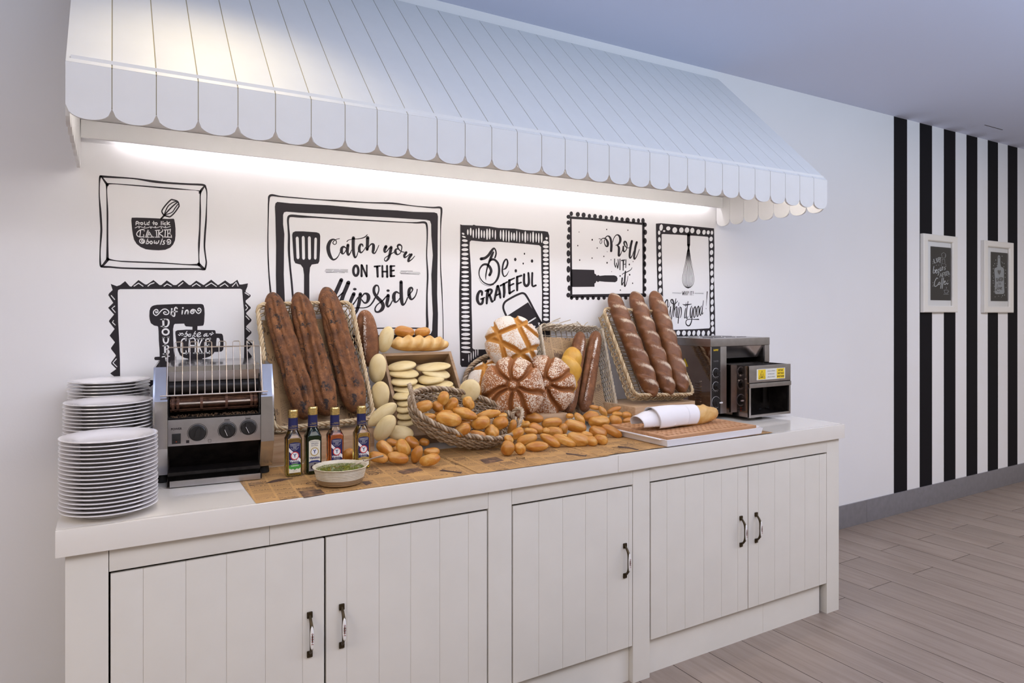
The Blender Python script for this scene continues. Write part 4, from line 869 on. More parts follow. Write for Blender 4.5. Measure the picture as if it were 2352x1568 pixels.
def tray_basket(label, M, w, l, depth, mat, seed, flare=0.12, rows=7, gap_rows=(), base=True, rim=0.0042, skip_top=False):
    rng = random.Random(seed); t = thing('wicker_tray', label, 'basket', M=M)
    st = 0.007; lv = []
    for j in range(rows):
        if j in gap_rows: continue
        q = j / rows; e = -flare * depth * (1 - q)
        lv.append(([(x, y - e * 0 + 0) for x, y in [(px * (1 + 2 * e / w), (py - l / 2) * (1 + 2 * e / l) + l / 2) for px, py in rrect(w, l, 0.03, st)]], -depth * (1 - q)))
    mb = MB(); woven_wall(mb, lv, 0.0024, 0.022, 0.0030, rng)
    per = rrect(w, l, 0.03, 0.022)
    for (x, y) in per:
        e = -flare * depth; xb, yb = x * (1 + 2 * e / w), (y - l / 2) * (1 + 2 * e / l) + l / 2
        mb.tube([(xb, yb, -depth), (x, y, 0.002)], 0.0022, 5, av=[rng.uniform(0.1, 0.9)] * 10)
    mb.build('woven_side', mat, t, True, kind='stuff')
    if base:
        mb = MB(); e = 1 - 2 * flare * depth / w; n = int(l * 0.94 / 0.011)
        for i in range(n):
            y = l * 0.03 + i * 0.011; path = []
            for k in range(int(w * e / 0.008) + 1):
                x = -w * e / 2 + k * 0.008; path.append((x, y, -depth + 0.003 * math.cos(2 * PI * x / 0.064 + (PI if i % 2 else 0))))
            mb.tube(path, 0.0026, 5, av=[rng.uniform(0.05, 1)] * (len(path) * 5))
        for k in range(int(w * e / 0.032) + 1):
            x = -w * e / 2 + k * 0.032; mb.tube([(x, l * 0.02, -depth), (x, l * 0.98, -depth)], 0.0026, 5)
        mb.build('woven_base', mat, t, True, kind='stuff')
    mb = MB(); rp = [(x, y, 0.004) for x, y in rrect(w + 0.004, l + 0.004, 0.032, st)]
    if skip_top:
        i0 = min(range(len(rp)), key=lambda i: (rp[i][0] - w / 2) ** 2 + (rp[i][1] - l) ** 2)
        rp = [p for p in rp if p[1] < l - 0.012]
        k0 = max(range(len(rp)), key=lambda i: (Vector(rp[i]) - Vector(rp[i - 1])).length); rp = rp[k0:] + rp[:k0]
    rope(mb, rp, rim, rim * 1.1, 0.055, 3, rng, closed=not skip_top)
    mb.build('rim', mat, t, True)
    return t
def oval_basket(label, M, a, b, depth, mat, seed, flare=0.8, rows=15, handles=False, shrink=0.8, name='wicker_basket'):
    rng = random.Random(seed); t = thing(name, label, 'basket', M=M); st = 0.007; lv = []
    for j in range(rows):
        q = j / (rows - 1); k = shrink + (1 - shrink) * math.sin(q * PI / 2); lv.append((ell(a * k, b * k, st), -depth * (1 - q)))
    mb = MB(); woven_wall(mb, lv, depth / rows * 0.50, 0.020, 0.0042, rng)
    for (x, y) in ell(a, b, 0.018):
        mb.tube([(x * (shrink + (1 - shrink) * math.sin(q * PI / 2)), y * (shrink + (1 - shrink) * math.sin(q * PI / 2)), -depth * (1 - q)) for q in (0, 0.25, 0.5, 0.75, 1)], 0.0022, 5, av=[rng.uniform(0.1, 0.9)] * 25)
    mb.build('woven_side', mat, t, True, kind='stuff')
    mb = MB(); y = -b * shrink + 0.006; i = 0
    while y < b * shrink - 0.003:
        h = a * shrink * math.sqrt(max(0, 1 - (y / (b * shrink)) ** 2)); n = max(2, int(2 * h / 0.01))
        mb.tube([(-h + 2 * h * k / n, y, -depth + 0.003 * math.cos(PI * k * 0.5 + (PI if i % 2 else 0))) for k in range(n + 1)], 0.003, 5, av=[rng.uniform(0.05, 0.9)] * ((n + 1) * 5)); y += 0.0085; i += 1
    mb.build('woven_base', mat, t, True, kind='stuff')
    mb = MB(); rope(mb, [(x, y, 0.004) for x, y in ell(a + 0.002, b + 0.002, st)], 0.0050, 0.0062, 0.05, 3, rng)
    mb.build('rim', mat, t, True)
    if handles:
        upl = (M.to_3x3().inverted() @ Vector((0, 0, 1)) + Vector((0, 0, 0.5))).normalized()
        for s_ in (-1, 1):
            mb = MB(); pts = []
            for k in range(17):
                q = k / 16; an = PI * q; y = 0.042 * math.cos(an); x = s_ * (a + 0.002 - 0.5 * a * (y / b) ** 2 + 0.012 * math.sin(an)); q_ = upl * (0.058 * math.sin(an)); pts.append((x + q_.x, y + q_.y, 0.004 + q_.z))
            rope(mb, pts, 0.0045, 0.0055, 0.035, 3, rng, False); mb.build('handle', mat, t, True)
    return t
# ------------------------------------------------------------------ wood and printed paper
def wood_mat(name, c0, c1, c2, scale=(3, 40, 40), rough=0.55):
    m = NT(name); v = m.mapping(scale); off = m.node('ShaderNodeVectorMath', operation='ADD'); m.link(v, off.inputs[0])
    cb = m.node('ShaderNodeCombineXYZ'); r = m.rnd(); m.link(m.math('MULTIPLY', r, 31.0), cb.inputs[0]); m.link(m.math('MULTIPLY', r, 17.0), cb.inputs[1]); m.link(cb.outputs[0], off.inputs[1])
    n = m.noise(1.0, 5, 0.6, off.outputs[0], 1.0); m.color(m.ramp(n, [(0.3, c0), (0.5, c1), (0.72, c2)])).set(Roughness=rough); m.bump(n, 0.12, 0.001); return m.mat
M_PINE = wood_mat('pale_pine', (0.36, 0.22, 0.115, 1), (0.50, 0.335, 0.195, 1), (0.58, 0.41, 0.26, 1))
M_PINED = wood_mat('aged_pine', (0.20, 0.115, 0.055, 1), (0.31, 0.195, 0.105, 1), (0.40, 0.26, 0.15, 1))
M_BEECH = wood_mat('beech', (0.42, 0.20, 0.085, 1), (0.52, 0.275, 0.135, 1), (0.60, 0.35, 0.19, 1))
def print_paper(name, base=(0.50, 0.285, 0.105, 1), ink=(0.065, 0.030, 0.018, 1), s_=1.0):
    """kraft paper printed like an old newspaper: columns of small type, headlines and halftone pictures"""
    m = NT(name); sp = m.node('ShaderNodeSeparateXYZ'); m.link(m.mapping((1 / s_, 1 / s_, 1), (0, 0, 0.06)), sp.inputs[0]); x, y = sp.outputs[0], sp.outputs[1]
    cw, bh = 0.062, 0.052
    cx_ = m.math('FLOOR', m.math('DIVIDE', x, cw)); fx = m.math('FRACT', m.math('DIVIDE', x, cw))
    by = m.math('ADD', m.math('DIVIDE', y, bh), m.math('MULTIPLY', m.math('FRACT', m.math('MULTIPLY', cx_, 0.377)), 0.9))
    cy_ = m.math('FLOOR', by); fy = m.math('FRACT', by)
    wn = m.node('ShaderNodeTexWhiteNoise', noise_dimensions='2D'); cb = m.node('ShaderNodeCombineXYZ'); m.link(cx_, cb.inputs[0]); m.link(cy_, cb.inputs[1]); m.link(cb.outputs[0], wn.inputs['Vector'])
    kind = wn.outputs['Value']
    inx = m.math('MULTIPLY', m.math('GREATER_THAN', fx, 0.06), m.math('LESS_THAN', fx, 0.95))
    iny = m.math('MULTIPLY', m.math('GREATER_THAN', fy, 0.08), m.math('LESS_THAN', fy, 0.90))
    inside = m.math('MULTIPLY', inx, iny)
    lines = m.math('GREATER_THAN', m.math('SINE', m.math('MULTIPLY', y, 2 * PI / 0.0030)), 0.0)
    words = m.math('GREATER_THAN', m.noise(1.0, 2, 0.6, m.mapping((700, 330, 1))), 0.45)
    text = m.math('MULTIPLY', m.math('MULTIPLY', m.math('MULTIPLY', lines, words), inside), m.math('LESS_THAN', kind, 0.72))
    hd = m.math('MULTIPLY', m.math('GREATER_THAN', fy, 0.78), m.math('GREATER_THAN', kind, 0.25))
    big = m.math('MULTIPLY', m.math('MULTIPLY', hd, inx), m.math('GREATER_THAN', m.noise(1.0, 1, 0.5, m.mapping((260, 120, 1))), 0.52))
    pic = m.math('MULTIPLY', m.math('MULTIPLY', inside, m.math('GREATER_THAN', kind, 0.88)), m.ramp(m.noise(1.0, 5, 0.6, m.mapping((55, 75, 1)), 1.5), [(0.38, (0.15, 0.15, 0.15, 1)), (0.6, (1, 1, 1, 1))]))
    k = m.math('MAXIMUM', m.math('MULTIPLY', text, 0.62), m.math('MAXIMUM', m.math('MULTIPLY', big, 0.8), m.math('MULTIPLY', pic, 0.85)))
    c = m.mix(k, m.ramp(m.noise(14, 4), [(0.3, tuple(v * 0.90 for v in base[:3]) + (1,)), (0.7, tuple(min(1, v * 1.08) for v in base[:3]) + (1,))]), ink)
    m.color(c).set(Roughness=0.55); m.bump(m.noise(30, 3), 0.15, 0.003); return m.mat
M_NEWS = print_paper('kraft_newsprint')
M_LINER = print_paper('kraft_liner', (0.42, 0.27, 0.13, 1))
ORD = ['first', 'second', 'third', 'fourth', 'fifth', 'sixth', 'seventh', 'eighth', 'ninth', 'tenth', 'eleventh', 'twelfth', 'thirteenth', 'fourteenth', 'fifteenth', 'sixteenth', 'seventeenth', 'eighteenth', 'nineteenth', 'twentieth', 'twenty-first', 'twenty-second', 'twenty-third', 'twenty-fourth', 'twenty-fifth', 'twenty-sixth', 'twenty-seventh', 'twenty-eighth', 'twenty-ninth', 'thirtieth']
# ------------------------------------------------------------------ paper under the breads
def sheet(label, x0, x1, y0, y1, z, droop=0.0, wav=0.0006, fold=None):
    t = MB(); nx, ny = 40, 24
    def f(u, v):
        x = x0 + (x1 - x0) * u; y = y0 + (y1 - y0) * v
        y += 0.004 * noise.noise(Vector((x * 9, 3, 0))) if v == 0 else 0
        zz = z + wav * (0.5 + 0.5 * noise.noise(Vector((x * 12, y * 12, z * 900))))
        if droop and y < CYF + 0.004: d = CYF + 0.004 - y; zz -= d * 0.9; y = y + d * 0.35 - 0.0012
        return Vector((x - x0, y - y0, zz))
    t.grid(f, nx, ny)
    o = t.build('paper_sheet', M_NEWS, None, True, (x0, y0, 0)); return tag(o, label, 'paper', 'printed paper sheets on the worktop')
sheet('printed kraft paper sheet under the oil bottles and bowl', 0.350, 1.090, CYF + 0.006, 2.48, CT + 0.0007)
sheet('printed kraft paper sheet at mid counter, in front of the roll heap', 1.062, 1.62, CYF + 0.001, 2.46, CT + 0.0019)
sheet('printed kraft paper sheet running under the white cutting tray', 1.585, 2.562, CYF + 0.010, 2.44, CT + 0.0031)
M_PRINTD = flat('dark_print', (0.075, 0.040, 0.028, 1), 0.6); M_PICT = NT('halftone_picture')
M_PICT.color(M_PICT.ramp(M_PICT.noise(38, 5, 0.6), [(0.35, (0.045, 0.026, 0.020, 1)), (0.52, (0.14, 0.075, 0.045, 1)), (0.68, (0.34, 0.19, 0.085, 1))])).set(Roughness=0.6); M_PICT = M_PICT.mat
PP = {1: (560, 1030), 2: (880, 1000), 3: (1180, 980)}
def on_paper(c, x, y, z): return atz(PP[c][0] + x / 3.953, PP[c][1] + y / 3.953, z)
def print_on(sh, name, mat, c, pts, z):
    P = [on_paper(c, x, y, z) - Vector(sh.location) for x, y in pts]
    MB().add(P, [tuple(range(len(P)))]).build(name, mat, sh, False)
def ring_on(sh, c, x, y, z, r=0.0165):
    p = on_paper(c, x, y, z) - Vector(sh.location); m = MB(); n = 28
    m.add([p + Vector((q * math.cos(2 * PI * k / n), q * 0.92 * math.sin(2 * PI * k / n), 0)) for q in (r, r * 0.84) for k in range(n)], [(k, (k + 1) % n, n + (k + 1) % n, n + k) for k in range(n)]); m.build('printed_ring', M_PRINTD, sh, False)
S1, S2, S3 = [o for o in col.objects if o.name.startswith('paper_sheet')]
z1, z2, z3 = CT + 0.0017, CT + 0.0030, CT + 0.0043
for sh, c, x, y, z in ((S1, 1, 612, 313, z1), (S1, 1, 1180, 228, z1), (S1, 2, 690, 256, z1), (S2, 2, 1247, 202, z2), (S2, 3, 62, 281, z2), (S3, 3, 1062, 146, z3)): ring_on(sh, c, x, y, z)
for sh, c, pts, z in ((S1, 1, [(200,310),(262,286),(330,272),(455,268),(350,290),(240,312)], z1), (S1, 2, [(508,320),(540,305),(590,316),(650,325),(720,328),(705,345),(640,332),(560,326)], z1), (S2, 3, [(470,235),(560,246),(640,258),(668,250),(655,270),(620,264),(540,256),(480,250)], z2), (S3, 3, [(945,172),(1040,182),(1120,200),(1140,205),(1120,212),(1050,194),(950,188)], z3)): print_on(sh, 'printed_shape', M_PRINTD, c, pts, z)
for sh, c, pts, z in ((S1, 1, [(500,385),(695,368),(745,412),(545,445)], z1), (S1, 2, [(120,320),(320,288),(365,315),(185,350)], z1), (S2, 2, [(875,218),(1020,192),(1100,225),(930,258)], z2), (S1, 1, [(1070,300),(1130,292),(1168,312),(1110,332)], z1)): print_on(sh, 'printed_picture', M_PICT, c, pts, z)
# ------------------------------------------------------------------ wooden boxes
def crate_box(name, label, M, w, d, h, mat, top=True, t=0.012, cat='crate'):
    r = thing(name, label, cat, M=M); b = 0.0012
    MB().bbox(-w / 2, w / 2, 0, t, 0, h, b).build('front_board', mat, r)
    MB().bbox(-w / 2, w / 2, d - t, d, 0, h, b).build('back_board', mat, r)
    for s_ in (-1, 1): MB().bbox(*( (-w / 2, -w / 2 + t) if s_ < 0 else (w / 2 - t, w / 2)), t + .0004, d - t - .0004, 0, h, b).build('side_board', mat, r)
    if top: MB().bbox(-w / 2 + t + .0004, w / 2 - t - .0004, t + .0004, d - t - .0004, h - t - 0.0005, h - 0.0005, b).build('top_board', mat, r)
    else: MB().bbox(-w / 2 + t + .0004, w / 2 - t - .0004, t + .0004, d - t - .0004, 0.002, t, b).build('bottom_board', mat, r)
    return r
crate_box('wooden_crate', 'pale wooden crate propping up the left tray of dark loaves', Matrix.Translation((0.664, 2.492, CT + 0.0005)), 0.385, 0.27, 0.103, M_PINE)
crate_box('wooden_crate', 'low wooden crate holding the round loaves, behind the roll pile', Matrix.Translation((1.50, 2.468, CT + 0.0005)), 0.47, 0.27, 0.098, M_PINE)
crate_box('wooden_crate', 'pale wooden crate under the right tray of twisted loaves', Matrix.Translation((2.292, 2.436, CT + 0.0005)) @ Matrix.Rotation(math.radians(4.5), 4, 'Z'), 0.415, 0.26, 0.103, M_PINE)
# ------------------------------------------------------------------ left tray with three dark loaves
def tray_frame(bx, by, bz, tx, ty, tz):
    """y axis up the leaning tray, z axis out of its open face"""
    y = Vector((tx - bx, ty - by, tz - bz)); L_ = y.length; y.normalize(); x = Vector((1, 0, 0)); x = (x - y * x.dot(y)).normalized(); z = x.cross(y)
    return Matrix(((x.x, y.x, z.x, bx), (x.y, y.y, z.y, by), (x.z, y.z, z.z, bz), (0, 0, 0, 1))), L_
MT, LT = tray_frame(0.674, 2.498, 1.040, 0.6575, 2.733, 1.480)
tray_basket('blond willow tray holding three dark loaves, behind the oil bottles', MT, 0.366, LT, 0.066, M_WICKY, 5, 0.10, 7, (3, 4))
def liner(label, M, w, l, z, h0=0.0):
    t = MB(); t.grid(lambda u, v: M @ Vector(((u - .5) * w, h0 + v * (l - h0), z + 0.010 * abs(2 * u - 1) ** 6 + 0.0015 * noise.noise(Vector((u * 5, v * 5, w))))), 24, 24)
    o = t.build('paper_liner', M_LINER, None, True); return tag(o, label, 'paper')
liner('printed paper lining the left tray behind the dark loaves', MT, 0.325, LT * 0.92, -0.0575, 0.02)
P0 = Vector((0.67, 2.497, 1.040)); N0 = Vector((0, -1, 0.535))
for k, (a, b, r_, lab) in enumerate((((623, 672), (706, 962), 0.0445, 'dark seeded long loaf, leftmost of three in the left tray'), ((683, 672), (757, 954), 0.0455, 'dark seeded long loaf, middle of three in the left tray'), ((747, 660), (822, 949), 0.0450, 'dark seeded long loaf, rightmost and highest in the left tray'))):
    me = loaf_mesh('long_loaf', M_DARKB, (atp(*a, P0, N0) - atp(*b, P0, N0)).length, r_, cracks(21 + k, 7, 1.2, 0.22, 0.10), 130, 64, 2.2, 0.0, 3 + k, 0.11, (1.14, 0.94))
    loaf('long_loaf', lab, 'bread loaf', me, atp(*b, P0, N0), atp(*a, P0, N0), (0.0, -1, 0.5), 'dark loaves in the left tray')
# loaf standing behind the tray
me = loaf_mesh('split_loaf', M_RUSTIC, 0.24, 0.046, split(3, PI / 2 - 0.5, 0.30, 0.3), 60, 40, 2.0, 0, 8, 0.06)
loaf('split_loaf', 'floured brown loaf with a deep split, standing right of left tray', 'bread loaf', me, at(850, 838, 2.715), at(837, 716, 2.745))
# ------------------------------------------------------------------ crate of pale flat breads
cu = Vector((0, 0.265, 0.373)).normalized(); ctop = Vector((1.1245, 2.715, 1.278)); CL = 0.385
cb_ = ctop - cu * CL; cz = Vector((1, 0, 0)).cross(cu)
MC = Matrix(((1, cu.x, cz.x, cb_.x), (0, cu.y, cz.y, cb_.y), (0, cu.z, cz.z, cb_.z), (0, 0, 0, 1)))
cr = thing('bread_crate', 'tilted wooden crate stacked with pale flat breads', 'crate', M=MC)
w2, dp, tk = 0.1585, 0.088, 0.013
MB().bbox(-w2, -w2 + tk, 0, CL, -dp, 0, 0.001).build('side_board', M_PINED, cr); MB().bbox(w2 - tk, w2, 0, CL, -dp, 0, 0.001).build('side_board', M_PINED, cr)
MB().bbox(-w2 + tk + .0004, w2 - tk - .0004, CL - tk, CL, -dp, -0.0005, 0.001).build('top_board', M_PINED, cr); MB().bbox(-w2 + tk + .0004, w2 - tk - .0004, 0, tk, -dp, -0.0005, 0.001).build('bottom_board', M_PINED, cr)
MB().bbox(-w2 + tk + .0004, w2 - tk - .0004, tk + .0004, CL - tk - .0004, -dp, -dp + 0.008, 0.001).build('back_board', M_PINED, cr)
def bread(me, label, px, py, Y, L_px, W_px, ang, tilt, group, cat='bread roll', H=None, name='bread_roll', slant=0.0, z=None, flip=0, gap=1.0):
    p = at(px, py, Y) if Y is not None else atz(px, py, z); k = dist(p) / F_PX * gap
    L_, W_ = L_px * k, W_px * k
    o = obj(name, me); o.matrix_world = pose(p, ang + flip, tilt, L_, W_ if H is None else H[0] * k, W_ * 0.95 if H is None else H[1] * k, slant)
    return tag(o, label, cat, group)
Z3 = lambda x, y: (560 + x / 4.356, 640 + y / 4.356)
Z5 = lambda x, y: (900 + x / 4.356, 700 + y / 4.356)
Z4 = lambda x, y: (560 + x / 4.704, 880 + y / 4.704)
Z7 = lambda x, y: (1350 + x / 4.612, 740 + y / 4.612)
colL = [(1580,876,145,43,6), (1600,949,150,43,-4), (1603,1026,135,37,-2), (1668,1100,180,29,-2), (1600,1168,110,36,4), (1625,1232,95,30,0), (1622,1296,95,34,2), (1625,1364,92,31,0), (1630,1430,92,30,2)]
colR = [(1895,884,176,35,4), (1920,945,146,42,-12), (1873,1004,136,42,2), (1940,1064,156,33,3), (1995,1117,120,28,12), (1985,1170,110,30,0), (1960,1235,120,33,3), (1955,1300,120,33,0)]
for col_, side in ((colL, 'left'), (colR, 'right')):
    for k, (x, y, hl, hw, an) in enumerate(col_):
        px, py = Z3(x, y); Y = 2.672 - (py - 841) * 0.00125
        lab = f'pale flat bread in the tilted crate, {ORD[k]} from the top of its {side} column'
        bread(FLAT[k % 3], lab, px, py, Y, 2 * hl / 4.356, 0, an, 12, 'pale flat breads stacked in the crate', 'flat bread', (58, 2 * hw / 4.356 * 1.02), 'flat_bread', gap=1.0)
for (x, y, hl, hw, an, Y, tl, lab) in ((1420,606,135,76,72,2.70,80,'pale flat bread standing beside the brioche, topmost by the crate'), (1337,896,148,90,82,2.625,80,'pale oval flat bread standing upright left of the crate, upper one'), (1362,1166,142,101,84,2.555,78,'large pale flat bread standing upright left of the crate, lower one'),
     (1385,1357,175,78,36,2.475,70,'pale flat bread leaning diagonally below the upright ones'), (1412,1492,150,95,52,2.425,66,'pale flat bread leaning left above the loose rolls')):
    px, py = Z3(x, y); bread(FLAT[1 if tl > 75 else 0], lab, px, py, Y, 2 * hl / 4.356, 2 * hw / 4.356, an, tl, 'pale flat breads beside the crate', 'flat bread', (2 * hw / 4.356, 26), 'flat_bread', gap=1.0)
px, py = Z4(1690, 536); bread(FLAT[2], 'pale flat bread lying behind the left rim of the oval basket', px, py, 2.435, 62, 32, -8, 55, None, 'flat bread', (36, 24), 'flat_bread', gap=1.0)
px, py = Z5(778, 858); bread(FLAT[0], 'pale round flat bread standing left of the round loaves', px, py, 2.50, 54, 48, 60, 84, None, 'flat bread', (50, 20), 'flat_bread', gap=1.0)
# brioche and two rolls on top of the crate
def brio(s_, ph, x):
    q = (s_ * 5.5 + (ph - PI / 2) * 0.22) % 1.0; vis = max(0, math.sin(ph)) ** 0.6
    h = abs(2 * q - 1) ** 1.3
    return 0.80 + 0.42 * vis * (1 - h), 0.8 * h * vis
me = loaf_mesh('brioche_loaf', M_BRIO, 0.275, 0.037, brio, 84, 36, 2.0, 0, 4, 0.05)
loaf('brioche_loaf', 'golden ridged brioche loaf lying on top of the flat bread crate', 'bread loaf', me, at(891, 790, 2.725), at(1034, 792, 2.735), (0, -0.6, 0.8))
bread(ROLLS[0], 'golden roll perched behind the brioche loaf, left of two', 928.5, 762, 2.765, 46, 27, -6, 50, None)
bread(ROLLS[1], 'small golden roll perched behind the brioche loaf, right of two', 970, 763, 2.765, 37, 23, 10, 50, None)
# ------------------------------------------------------------------ oval basket full of rolls
BL_, BR_ = Vector((0.968, 2.405, 1.108)), Vector((1.428, 2.395, 0.992))
bx_ = (BR_ - BL_); blen = bx_.length; bx_.normalize()
by_ = Vector((0, 0.200, 0.150)); MBK = frame_from((BL_ + BR_) / 2 , bx_, y=(by_ - bx_ * by_.dot(bx_)).normalized())
oval_basket('oval grey willow basket tilted forward and filled with rolls', MBK, blen / 2, 0.128, 0.082, M_WICKG, 12, rows=14, handles=True, shrink=0.80)
BC, BN = MBK.translation.copy(), MBK.to_3x3() @ Vector((0, 0, 1))
GB = 'golden rolls in the oval basket'
for (x, y, hl, hw, an, m, lift, lab) in ((515,936,76,60,62,2,.050,'golden roll with split crust, highest in the oval basket'), (592,1000,86,58,45,0,.030,'dark golden roll leaning right of the highest one in the oval basket'), (316,1020,96,62,20,0,.022,'golden roll nearest the left handle of the oval basket'), (458,1018,62,54,-58,3,.020,'short golden roll second from the left handle of the oval basket'),
    (768,985,72,54,-68,4,.024,'knotted golden roll at the back rim of the oval basket'), (730,1086,130,56,-18,3,.040,'long smooth pale golden roll in the centre of the oval basket'), (966,1096,126,46,10,3,.030,'long slim golden roll at the right rear of the oval basket'), (520,1088,96,40,4,0,.012,'golden roll half hidden behind the slashed roll in the oval basket'),
    (568,1142,130,72,-8,1,.036,'brown roll with a long slash across it, in the oval basket'), (366,1118,76,36,0,0,.004,'low golden roll by the front left wall of the oval basket'), (888,1182,100,68,16,2,.034,'round golden roll right of centre in the oval basket'), (1086,1182,82,68,22,0,.028,'plump golden roll nearest the right handle of the oval basket'),
    (1105,1112,52,32,8,4,.010,'pale small roll tucked at the right end of the oval basket'), (706,1250,88,62,26,1,.022,'golden roll against the front rim of the oval basket, centre'), (858,1300,90,46,-12,2,.010,'golden roll low against the front rim of the oval basket'), (1000,1268,76,64,-48,4,.022,'knobbly golden roll against the front rim, right end of the basket'),
    (545,1240,72,34,-22,3,.006,'pale golden roll low against the front rim, left end of the basket'), (735,1180,66,44,0,0,.004,'golden roll buried in the middle of the oval basket'), (640,1010,40,26,-20,3,.008,'pale roll peeping out behind the highest rolls of the oval basket'), (420,1170,60,30,-10,2,.0,'golden roll buried under the slashed roll at left of the basket')):
    px, py = Z5(x, y); p = atp(px, py, BC + BN * (lift - 0.012), BN); k = dist(p) / F_PX * 1.0
    o = obj('bread_roll', ROLLS[m]); o.matrix_world = pose(p, an, 52, 2 * hl / 4.356 * k, 2 * hw / 4.356 * k, 2 * hw / 4.356 * k * 0.92); tag(o, lab, 'bread roll', GB)
# ------------------------------------------------------------------ heap of rolls right of the basket and a few left of it
GR = 'golden rolls heaped on the printed paper'
HEAP = []
heap = [(Z5,1205,1232,88,44,76,0,0,'golden roll propped against the right handle of the basket'), (Z5,1285,1180,54,46,80,3,0,'small golden roll left of the crate edge, top of the heap'), (Z5,1415,1131,105,55,-8,3,0,'smooth golden roll on top of the heap before the crate board'), (Z5,1600,1181,104,54,8,1,0,'golden roll with pale slash, second on top of the heap'),
    (Z5,1440,1236,78,52,-22,0,0,'golden roll in the middle of the heap below the smooth one'), (Z5,1255,1288,78,52,38,0,0,'golden roll leaning right beside the basket wall, mid heap'), (Z5,1390,1266,70,38,-10,2,0,'low golden roll in the heap left of centre'), (Z5,1352,1347,106,52,17,0,1,'golden roll leaning up on the two front left rolls'),
    (Z5,1170,1345,52,40,-35,3,0,'small golden roll tucked under the right end of the basket'), (Z5,1160,1440,76,72,62,2,2,'round roll at the front left corner of the heap, by the basket'), (Z5,1280,1442,62,58,-45,2,2,'round golden roll second from left in the front row'), (Z5,1452,1416,118,52,3,3,2,'long golden roll lying flat in the front row, left'),
    (Z5,1585,1380,116,50,-30,3,2,'golden roll lying aslant in the front row, left of centre'), (Z5,1628,1272,86,56,-10,2,1,'brown roll with a torn slash in the middle of the heap'), (Z5,1728,1376,126,48,-21,0,2,'long golden roll pointing right in the front row, centre'), (Z5,1716,1240,58,48,62,3,0,'short upright golden roll in the upper middle of the heap'),
    (Z5,1835,1214,115,62,-13,1,0,'large golden roll with seeds on its slash, upper right of heap'), (Z5,1540,1262,44,36,0,3,0,'pale golden roll half hidden in the middle of the heap'), (Z5,1862,1350,116,68,-12,4,2,'pale seeded roll in the front row, right of centre'), (Z5,1950,1300,62,34,-12,0,1,'small golden roll wedged behind the pale seeded one'),
    (Z5,1996,1366,66,50,-26,3,2,'golden roll second from the right end of the front row'), (Z5,2062,1284,92,60,-15,4,1,'big pale golden roll at the right of the heap'), (Z5,2092,1350,72,52,-16,2,2,'golden roll with pale tip at the right end of the front row'), (Z5,1878,1140,76,42,-52,3,0,'golden roll leaning back at the upper right of the heap'),
    (Z5,1990,1116,86,54,10,3,0,'smooth pale golden roll on top of the right heap'), (Z5,2072,1166,108,58,3,4,0,'large pale golden roll below the smooth one, right heap'), (Z7,75,904,58,26,-10,0,0,'slim golden roll at the back of the right heap, by the liner'), (Z7,160,945,66,36,-55,3,0,'golden roll leaning against the back of the right heap'),
    (Z7,275,930,86,32,20,3,0,'slim golden roll before the wooden crate, upper right heap'), (Z7,312,972,56,28,0,0,0,'golden roll half hidden below the slim one, by the crate'), (Z7,406,982,62,36,0,3,0,'pale golden roll beside the crate front, right heap'), (Z7,456,946,72,30,-50,0,0,'brown bent roll leaning on the crate corner'),
    (Z7,482,1036,118,36,6,0,0,'long brown roll lying behind the tray, far right of heap'), (Z7,292,1040,74,58,-20,2,0,'golden roll with scattered white seeds, right heap'), (Z7,256,1176,118,50,-27,0,2,'brown golden roll beside the corner of the white tray'), (Z5,1335,1195,50,36,10,0,0,'golden roll hidden behind the middle of the heap'), (Z5,1780,1112,40,28,0,0,0,'dark golden roll behind the heap at the end of the crate board'), (Z5,1720,1325,50,36,0,2,1,'golden roll glimpsed between the front rolls, centre')]
def spot_on(px, py, r_px, row):
    p = atz(px, py, CT + 0.026)
    if row < 2:
        Y = 2.235 + (1024 - py) * 0.0031; p2 = at(px, py, min(Y, 2.62)); p = p2 if p2.z > CT + 0.022 else p
    return p
for (Zf, x, y, hl, hw, an, m, row, lab) in heap:
    sc_ = 4.612 if Zf is Z7 else 4.356
    px, py = Zf(x, y); p = spot_on(px, py, hw / sc_, row); k = dist(p) / F_PX * 1.0
    if row == 2: p = atz(px, py, CT + 0.004 + hw / sc_ * k * 0.85); k = dist(p) / F_PX * 1.0
    o = obj('bread_roll', ROLLS[m]); o.matrix_world = pose(p, an, 50, 2 * hl / sc_ * k, 2 * hw / sc_ * k, 2 * hw / sc_ * k * 0.92); tag(o, lab, 'bread roll', GR); HEAP.append(o)
def settle(o):
    lo = min((o.matrix_world @ v.co).z for v in o.data.vertices); lim = CT + 0.0022
    if lo < lim: o.matrix_world = Matrix.Translation((0, 0, lim - lo)) @ o.matrix_world
left_heap = [(1525,705,106,68,-42,1,2.335,'golden roll with pale slash, upper left beside the right-hand bottle'), (1722,696,102,72,-62,2,2.315,'golden split roll standing on the left heap'), (1815,640,86,60,-32,0,2.375,'golden roll behind the split one, under the basket'), (1665,806,118,62,-10,0,None,'golden roll at the front of the left heap'), (1872,786,100,62,66,3,None,'golden roll pointing to the counter edge, left heap'),
    (2030,740,88,45,5,4,2.285,'pale golden roll under the basket wall, left heap'), (2010,826,116,66,12,2,None,'golden roll at the right front of the left heap'), (1450,800,112,58,-14,0,2.30,'golden roll beside the spoon handle, left heap'), (1600,640,66,42,-10,0,2.40,'dark golden roll in shadow at the back of the left heap'), (1136,770,70,66,50,3,2.415,'golden roll seen between the third and fourth bottle'), (1950,636,56,42,-10,0,2.40,'dark golden roll in the shadow of the basket'), (1640,718,50,36,0,3,2.37,'golden roll glimpsed between the two upright left rolls')]
